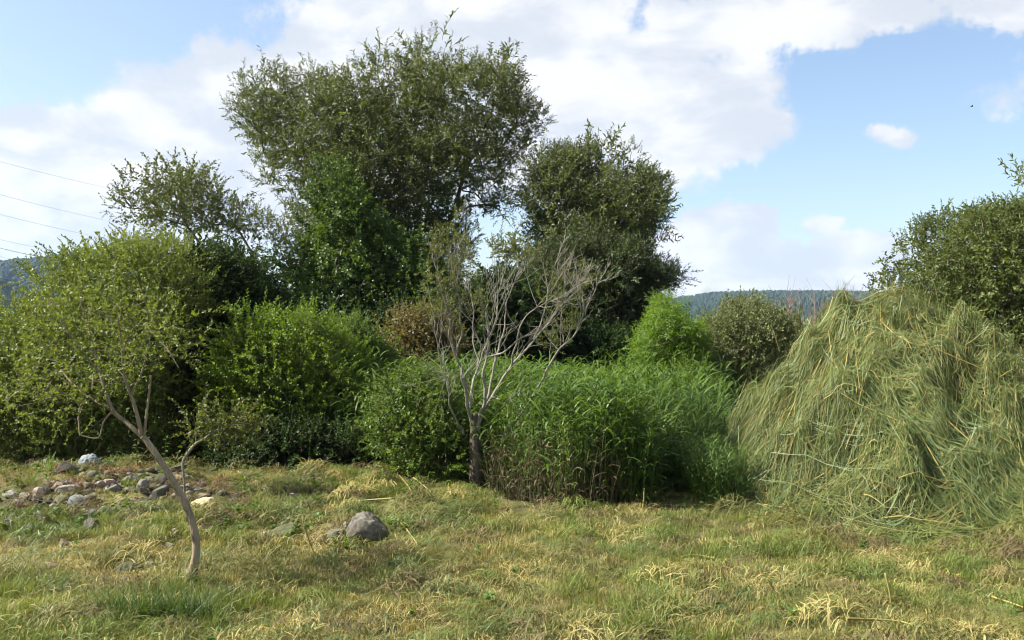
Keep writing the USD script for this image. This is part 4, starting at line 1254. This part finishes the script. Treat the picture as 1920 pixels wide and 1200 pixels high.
STONES = [  # px, foot py, width, height, kind, label, sharpness
    (166, 882, 36, 24, 'stone_blue', 'smooth pale blue-grey boulder at the top of the stone heap under the hedge', .1),
    (145, 952, 32, 18, 'stone_blue', 'rounded blue-grey stone in the middle of the stone heap', .2),
    (118, 946, 30, 17, 'stone_grey', 'grey stone touching the left of the rounded blue-grey one', .5),
    (375, 960, 52, 24, 'stone_sand', 'flat sandy yellow stone right of the bent sapling trunk', .9),
    (688, 1024, 78, 70, 'stone_rock', 'large upright weathered rock in the mown grass, left of centre', .7),
    (630, 1020, 46, 32, 'stone_moss', 'mossy shoulder of rock leaning on the large upright rock', .5),
    (525, 1012, 78, 28, 'stone_moss', 'low flat moss-covered rock left of the large upright rock', .5),
    (240, 1076, 42, 16, 'stone_moss', 'low flat grey-brown stone left of the sapling foot', .5),
    (552, 944, 38, 22, 'stone_pink', 'tan block of stone in the brown weeds of the bank', .9),
    (118, 1026, 18, 14, 'stone_pink', 'small pinkish stone alone on the slope below the heap', .4),
    (92, 1068, 24, 12, 'stone_pink', 'flat pale stone in the grass at the lower left', .4),
    (105, 920, 24, 17, 'stone_pink', 'pale pink stone at the left shoulder of the heap', .6),
    (120, 930, 44, 14, 'stone_pale', 'long flat pale slab across the middle of the heap', .8),
    (172, 901, 20, 14, 'stone_grey', 'small round grey stone just below the blue-grey boulder', .2),
    (203, 914, 26, 16, 'stone_pink', 'reddish grey stone with a dark side high on the heap', .7),
    (235, 892, 24, 12, 'stone_dark', 'flat dark stone near the ridge right of the boulder', .6),
    (268, 924, 28, 20, 'stone_grey', 'angular grey stone standing above the dark hollow', .8),
    (300, 936, 34, 24, 'stone_dark', 'dark blocky stone in the hollow left of the bent trunk', .8),
    (305, 908, 26, 18, 'stone_dark', 'dark weathered stone on the ridge left of the bent trunk', .7),
    (352, 918, 20, 14, 'stone_grey', 'grey stone close behind the bent trunk', .4),
    (356, 928, 18, 9, 'stone_pale', 'flat pale stone under the grey one behind the trunk', .6),
    (330, 886, 30, 12, 'stone_dark', 'dark stone on the ridge above the hollow', .6),
    (72, 978, 32, 18, 'stone_grey', 'square grey stone at the left of the heap', .9),
    (88, 985, 22, 14, 'stone_pink', 'brownish pink stone beside the square grey one', .5),
    (30, 958, 24, 18, 'stone_grey', 'grey stone with a pale top near the left picture edge', .6),
    (165, 974, 34, 14, 'stone_grey', 'long grey stone low on the heap over rusty moss', .5),
    (195, 965, 22, 14, 'stone_pale', 'pale oval stone at the right foot of the heap', .3),
    (228, 950, 24, 16, 'stone_pink', 'mottled pink and dark stone above the rusty moss', .6),
    (55, 1000, 30, 14, 'stone_dark', 'dark stone at the shaded lower left of the heap', .6),
    (170, 995, 34, 18, 'stone_dark', 'broad dark stone at the foot of the heap', .5),
    (255, 975, 24, 12, 'stone_pale', 'pale stone in green weeds between heap and trunk', .5),
    (145, 918, 18, 12, 'stone_pale', 'small whitish stone in the upper middle of the heap', .4),
    (132, 912, 15, 10, 'stone_pale', 'tiny whitish stone by the left shoulder of the heap', .4),
    (165, 915, 18, 10, 'stone_grey', 'small grey stone right of the whitish ones', .5),
    (186, 912, 18, 9, 'stone_pale', 'small flat light stone below the round grey one', .5),
    (150, 932, 22, 10, 'stone_grey', 'small flat grey stone above the rounded blue-grey one', .5),
    (170, 938, 20, 13, 'stone_pink', 'small reddish stone right of the rounded blue-grey one', .6),
    (48, 938, 22, 12, 'stone_pale', 'pale flat stone near the left picture edge, highest there', .5),
    (20, 932, 30, 10, 'stone_grey', 'long grey stone at the left picture edge', .5),
    (128, 884, 34, 16, 'stone_dark', 'dark stone in the hedge shade left of the boulder', .6),
    (200, 880, 26, 12, 'stone_dark', 'dark stone in the hedge shade right of the boulder', .6),
    (214, 888, 34, 9, 'stone_grey', 'flat grey stone right of the boulder in the grass', .5),
    (70, 1010, 24, 10, 'stone_grey', 'grey stone half buried at the lower left', .5),
    (12, 990, 24, 16, 'stone_grey', 'rough grey stone at the very left edge', .6),
    (45, 975, 18, 12, 'stone_pink', 'brown pink stone left of the square grey one', .6),
    (650, 990, 20, 12, 'stone_pale', 'pale chip of rock between the mossy and the upright rock', .7),
    (495, 1012, 24, 16, 'stone_pale', 'pale end of stone at the left of the flat mossy rock', .6),
    (280, 1064, 16, 10, 'stone_pale', 'small whitish stone right of the flat grey-brown one', .6),
    (318, 1028, 16, 10, 'stone_pale', 'small whitish stone in weeds left of the sapling', .5),
    (325, 1000, 14, 9, 'stone_pale', 'small pale stone in weeds above the sapling foot', .5),
    (580, 905, 26, 12, 'stone_dark', 'dark stone under the overhanging sods of the bank', .6),
]
ROCKS = []
for i, (px, py, w, h, mk, label, sharp) in enumerate(STONES):
    v, f, c = stone(px, py, w * (1.25 if px < 345 else 1.08), h * (1.35 if px < 345 else 1.05), mk, 500 + i, .8 if w < 60 else .6, .30 if px < 345 else .25, sharp)
    big = 'rock' if w >= 46 else ('boulder' if 'boulder' in label else 'stone')
    m = usdkit.mesh(stage, numbered('/World/' + big), (v, f), M[mk], 35)
    tag(m, label, 'rock' if big == 'rock' else 'stone', 'stones tipped on the bank at the left' if px < 340 else None)

r_ = np.random.default_rng(321)
SM = {'stone_grey': 'grey', 'stone_pink': 'reddish', 'stone_dark': 'dark', 'stone_pale': 'pale', 'stone_moss': 'mossy'}
PROTO = {}
for i in range(170):                                # the small rubble between the bigger stones
    while True:
        x, y = r_.uniform(-5.3, -2.1), r_.uniform(7.7, 9.6)
        if r_.uniform() < float(rubble(x, y)) and fbm(np.array([x, y, 0]) * 1.3, 2, 6) > .36:
            break
    mk = r_.choice(list(SM), p=[.36, .10, .32, .08, .14])
    W = r_.uniform(.055, .13)
    v, f, _ = stone(300, 980, 40, 26, mk, 800 + i % 9, .8, .2, .8)
    v = (v - v.mean(0)) * np.array([1, 1, .8]); v = v / (v[:, 0].max() - v[:, 0].min()) * W
    v = v @ Rotation.from_euler('z', r_.uniform(0, 6.28)).as_matrix().T
    v = v + np.array([x, y, float(ground(x, y)) + .35 * (v[:, 2].max())])
    m = usdkit.mesh(stage, numbered('/World/rubble_stone'), (v, f), M[mk], 35)
    row = 'upper' if y > 9.0 else ('middle' if y > 8.45 else 'lower')
    col = 'left' if x < -4.1 else ('middle' if x < -3.3 else 'right')
    size = 'larger' if W > .11 else ('middling' if W > .08 else 'small')
    where = f'{row} {col} of the stone heap' if row != col else 'centre of the stone heap'
    tag(m, f'{size} {SM[mk]} rubble stone in the {where}', 'stone', f'{size} {SM[mk]} rubble in the {where}')

# ------------------------------------------------------------------ single plants and stalks
def plant(name, label, px, py, h_px, mat, n, ll, lw, seed, lean=(0, 0), d=None, droop=.4, hang=0):
    r = np.random.default_rng(seed)
    b = on_ground(px, py) if d is None else gp(px, d)
    H = h_px / F * b[1]
    t = thing(name, label, 'plant', b)
    top = b + np.array([lean[0] * H, lean[1] * H, H])
    P = smooth_line([b - np.array([0, 0, .02]), b * .5 + top * .5 + r.normal(0, .03 * H, 3), top], 10)
    obj('stem', tube(P, np.linspace(.005, .0025, 10), 5), M['weed'], t, smooth=True)
    for i in range(n):
        s = .15 + .85 * i / max(n - 1, 1)
        p = P[min(int(s * 9.99), 9)]
        phi = i * 2.4 + r.normal(0, .3)
        d_ = np.array([math.cos(phi), math.sin(phi) * .8, r.uniform(-.1, .5) - hang])
        k = r.uniform(.7, 1.2) * (1.1 - .4 * s)
        obj('leaf', leaf(p, d_, np.array([0, -.35, 1.0]) + r.normal(0, .2, 3), ll * k, lw * k, .2, droop), M[mat], t)
    return t


plant('bindweed', 'climbing weed with broad bright leaves at the dark gap left of the grey shrub', 765, 895, 62, 'bright', 9, .09, .042, 1, (.35, 0))
plant('bindweed', 'broad-leaved climber hanging beside the grey shrub trunk', 795, 895, 85, 'bright', 10, .085, .040, 2, (.1, 0))
plant('nettle', 'drooping bright weed alone in front of the dark hedge foot', 594, 882, 44, 'weed', 12, .11, .016, 3, (.2, 0), hang=.5, droop=.9)
plant('weed', 'tall leafy weed with pinkish top at the right end of the stone heap', 258, 880, 55, 'olive', 14, .06, .014, 4)
plant('weed', 'tall leafy weed behind the bent sapling trunk', 312, 878, 60, 'weed', 12, .06, .014, 5)
plant('fern', 'arching fern frond left of the grey shrub trunk', 850, 905, 55, 'weed', 18, .08, .009, 6, (-.5, -.1), droop=.6)
plant('weed', 'leafy weed growing close to the right of the grey shrub trunk', 925, 915, 95, 'weed', 16, .075, .02, 7, (.1, 0))


def tussock(name, label, px, py, mat, n, h, seed, lean=.5, spread=.06):
    r = np.random.default_rng(seed)
    b = on_ground(px, py)
    v, f = tuft(r, n, h, .0045, spread, lean)
    tag(obj(name, (v + b, f), M[mat]), label, 'grass')


tussock('grass_tussock', 'tuft of broad green blades left of the blue-grey boulder', 92, 893, 'weed', 12, .26, 1, .6, .03)
tussock('grass_tussock', 'small green tuft at the left edge of the stone heap', 62, 905, 'weed', 12, .17, 2, .6, .03)
tussock('grass_tussock', 'bright green tuft among the stones below the boulder', 128, 965, 'grass', 22, .12, 3, .6, .04)
tussock('grass_tussock', 'green tuft at the right side of the stone heap', 245, 915, 'grass', 22, .14, 4, .6, .05)
for i, (px, py) in enumerate([(270, 1150), (305, 1160), (345, 1150), (380, 1145)]):
    pass
for i, (px, py, mt, n_, h_, lab) in enumerate([(648, 1030, 'weed', 26, .13, 'green weeds at the left foot of the upright rock'), (690, 1034, 'hay_olive', 30, .10, 'dry stubble at the foot of the upright rock'), (735, 1028, 'grass', 26, .12, 'grass tuft in the shade right of the upright rock'),
                                               (520, 1024, 'hay_straw', 40, .10, 'tall dry stubble in front of the low mossy rock'), (560, 1026, 'hay_straw', 34, .10, 'dry stubble right of the low mossy rock'), (485, 1022, 'brown', 30, .10, 'withered stubble left of the low mossy rock'),
                                               (372, 966, 'hay_olive', 24, .07, 'short grass along the sandy yellow stone'), (358, 1100, 'grass', 40, .10, 'ring of grass round the sapling foot'), (168, 888, 'grass', 22, .07, 'short grass under the blue-grey boulder')]):
    tussock('grass_tussock', lab, px, py, mt, n_, h_, 20 + i, .35, .045 if i == 8 else .09)
b = on_ground(318, 1165)
r = np.random.default_rng(8)
cl = [(lambda vf, q: (vf[0] * np.array([1, 1, .8]) + q, vf[1]))(tuft(r, 60, .22, .003, .08, .9), np.array([b[0] + ox, b[1] + oy, float(ground(b[0] + ox, b[1] + oy))])) for ox, oy in [(r.normal(0, .14), r.normal(0, .05)) for _ in range(12)]]
tag(obj('grass_clump', cat(cl), M['clump']), 'dark green clump of uncut grass below the sapling foot', 'grass')

# single stalks standing or lying in front
for pts, label, cat_ in [([(1118, 958), (1126, 920), (1141, 870)], 'tall dry stalk standing alone before the dark reeds', 'stalk'),
                         ([(1046, 958), (1047, 940), (1047, 930)], 'short dry stub at the left front of the reeds', 'stalk'),
                         ([(1205, 960), (1207, 935), (1208, 915)], 'dry upright stalk near the right front of the reeds', 'stalk'),
                         ([(570, 985), (582, 1020), (596, 1050)], 'pale stalk leaning on the flat mossy rock', 'stalk'),
                         ([(742, 980), (765, 1008), (782, 1032)], 'pale bent stalk lying right of the upright rock', 'stalk'),
                         ([(775, 905), (800, 925), (822, 948)], 'pale straight stick lying on the bank left of the grey shrub', 'stick'),
                         ([(748, 900), (768, 925), (772, 945)], 'thin bent stem on the bank by the bindweed', 'stalk'),
                         ([(735, 945), (640, 955), (588, 992)], 'long thin pale stem lying over the upright rock', 'stalk'),
                         ([(1170, 892), (1200, 885), (1225, 905)], 'bent bleached reed leaf hanging in front of the dark reeds', 'stalk'),
                         ([(1590, 1178), (1680, 1182), (1735, 1197)], 'long pale straw lying in the foreground grass', 'stalk'),
                         ([(1860, 1135), (1890, 1145), (1918, 1155)], 'thick pale straw lying at the lower right edge', 'stalk'),
                         ([(1660, 1075), (1668, 1110), (1672, 1145)], 'pale straw standing below the heap', 'stalk'),
                         ([(1438, 1085), (1455, 1110), (1478, 1118)], 'curved pale straw left of the standing one below the heap', 'stalk'),
                         ([(1340, 1060), (1290, 1055), (1225, 1085)], 'brown curved stem lying in the middle of the mown ground', 'stalk')]:
    g0 = on_ground(pts[0][0], max(p[1] for p in pts))
    P = []
    for (qx, qy) in pts:
        q = on_ground(qx, qy)
        if 'standing' in label or 'stub' in label or 'upright stalk' in label or 'hanging' in label or 'leaning' in label:
            q = at(qx, qy, g0[1] + (.3 if 'hanging' in label else 0))
        else:
            q = q + np.array([0, 0, .05])
        P.append(q)
    P = smooth_line(P, 12)
    tag(obj('dry_' + cat_, tube(P, np.linspace(.0075, .004, 12), 5), M['hay_straw'], smooth=True), label, cat_)

# ------------------------------------------------------------------ leafy twigs of a nearer tree at the right edge
tw = thing('near_tree', 'leafy sprays of a nearer tree reaching in at the right picture edge', 'tree', gp(2010, 8.0))
P = px_line([(2010, 830), (2000, 700), (1985, 560), (1965, 430), (1945, 350)], 8.0, 24)
P[0, 2] = float(ground(P[0, 0], 8.0)) - .05
obj('trunk', tube(P, np.linspace(.035, .006, 24), 7), M['bark'], tw, smooth=True)
rng = np.random.default_rng(90)
C, D, parts = [], [], []
for (i, q) in [(21, (1905, 325)), (21, (1915, 345)), (15, (1920, 520)), (17, (1935, 440)), (8, (1918, 690)), (10, (1925, 640)), (12, (1960, 520)), (18, (2030, 420)), (14, (2040, 560))]:
    e = at(*q, 8.0 + rng.normal(0, .1))
    L = smooth_line([P[i], (P[i] + e) / 2 + np.array([0, 0, .05]), e], 8)
    parts.append(tube(L, np.linspace(.006, .002, 8), 4))
    C += [L[4], L[6]]; D += [unit(e - P[i] + np.array([0, 0, .1]))] * 2
obj('branches', cat(parts), M['twig'], tw, kind='stuff')
T = twigs('willow', 12)
C = np.array(C).repeat(2, 0); D = np.array(D).repeat(2, 0)
instancer('crown', [[(a, M['twig']), (b, M['olive'])] for a, b in T], C, quats(unit(D + rng.normal(0, .3, D.shape)), rng), rng.uniform(.45, .7, len(C)), rng.integers(0, 5, len(C)), tw)

# ------------------------------------------------------------------ cables and bird
CAB = [((0, 303), (228, 358), 'uppermost'), ((0, 365), (222, 418), 'second from the top'), ((0, 402), (195, 446), 'third from the top'), ((0, 449), (130, 474), 'fourth from the top'), ((0, 465), (110, 487), 'thick fifth'),
       ((0, 481), (70, 494), 'lowest')]
for i, (p, q, word) in enumerate(CAB):
    da, db = 46.0, 60.0
    A, B = at(*p, da), at(*q, db)
    u = np.linspace(-1.6, 3.2, 60)[:, None]
    sagz = .55 * (u * (u - 1))
    P = A + (B - A) * u + np.array([0, 0, 1.0]) * sagz * .35
    tag(obj('power_cable', tube(P, 0.013 if 'thick' in word else .0065, 5), M['cable'], smooth=True), f'{word} of the power cables crossing the sky at the left', 'cable', 'power cables at the left')

bd = thing('bird', 'tiny dark bird flying in the blue sky at the right', 'bird', at(1822, 200, 150))
c = at(1822, 200, 150)
u = np.linspace(0, 1, 12)
body = tube(np.stack([c[0] - .22 + .44 * u, 0 * u + c[1], c[2] + .02 * np.sin(u * 3.1)], 1), .055 * np.sin(np.clip(u * .9 + .06, 0, 1) * np.pi) ** .7 + .004, 8)
obj('body', body, M['bird'], bd, smooth=True)
for s in (-1, 1):
    k = np.linspace(0, 1, 7)
    mid = np.stack([c[0] + .04 - .14 * k**1.5, c[1] + s * .45 * k, c[2] + .03 + .16 * np.sin(k * 2.0) + 0 * k], 1)
    w = .075 * (1 - k**2) + .008
    V1, f1 = strips(mid[None], w[None], np.array([[1.0, 0, .05]]))
    obj('wing', (np.vstack([V1, V1 - [0, 0, .012]]), np.vstack([f1, f1[:, ::-1] + len(V1)])), M['bird'], bd)
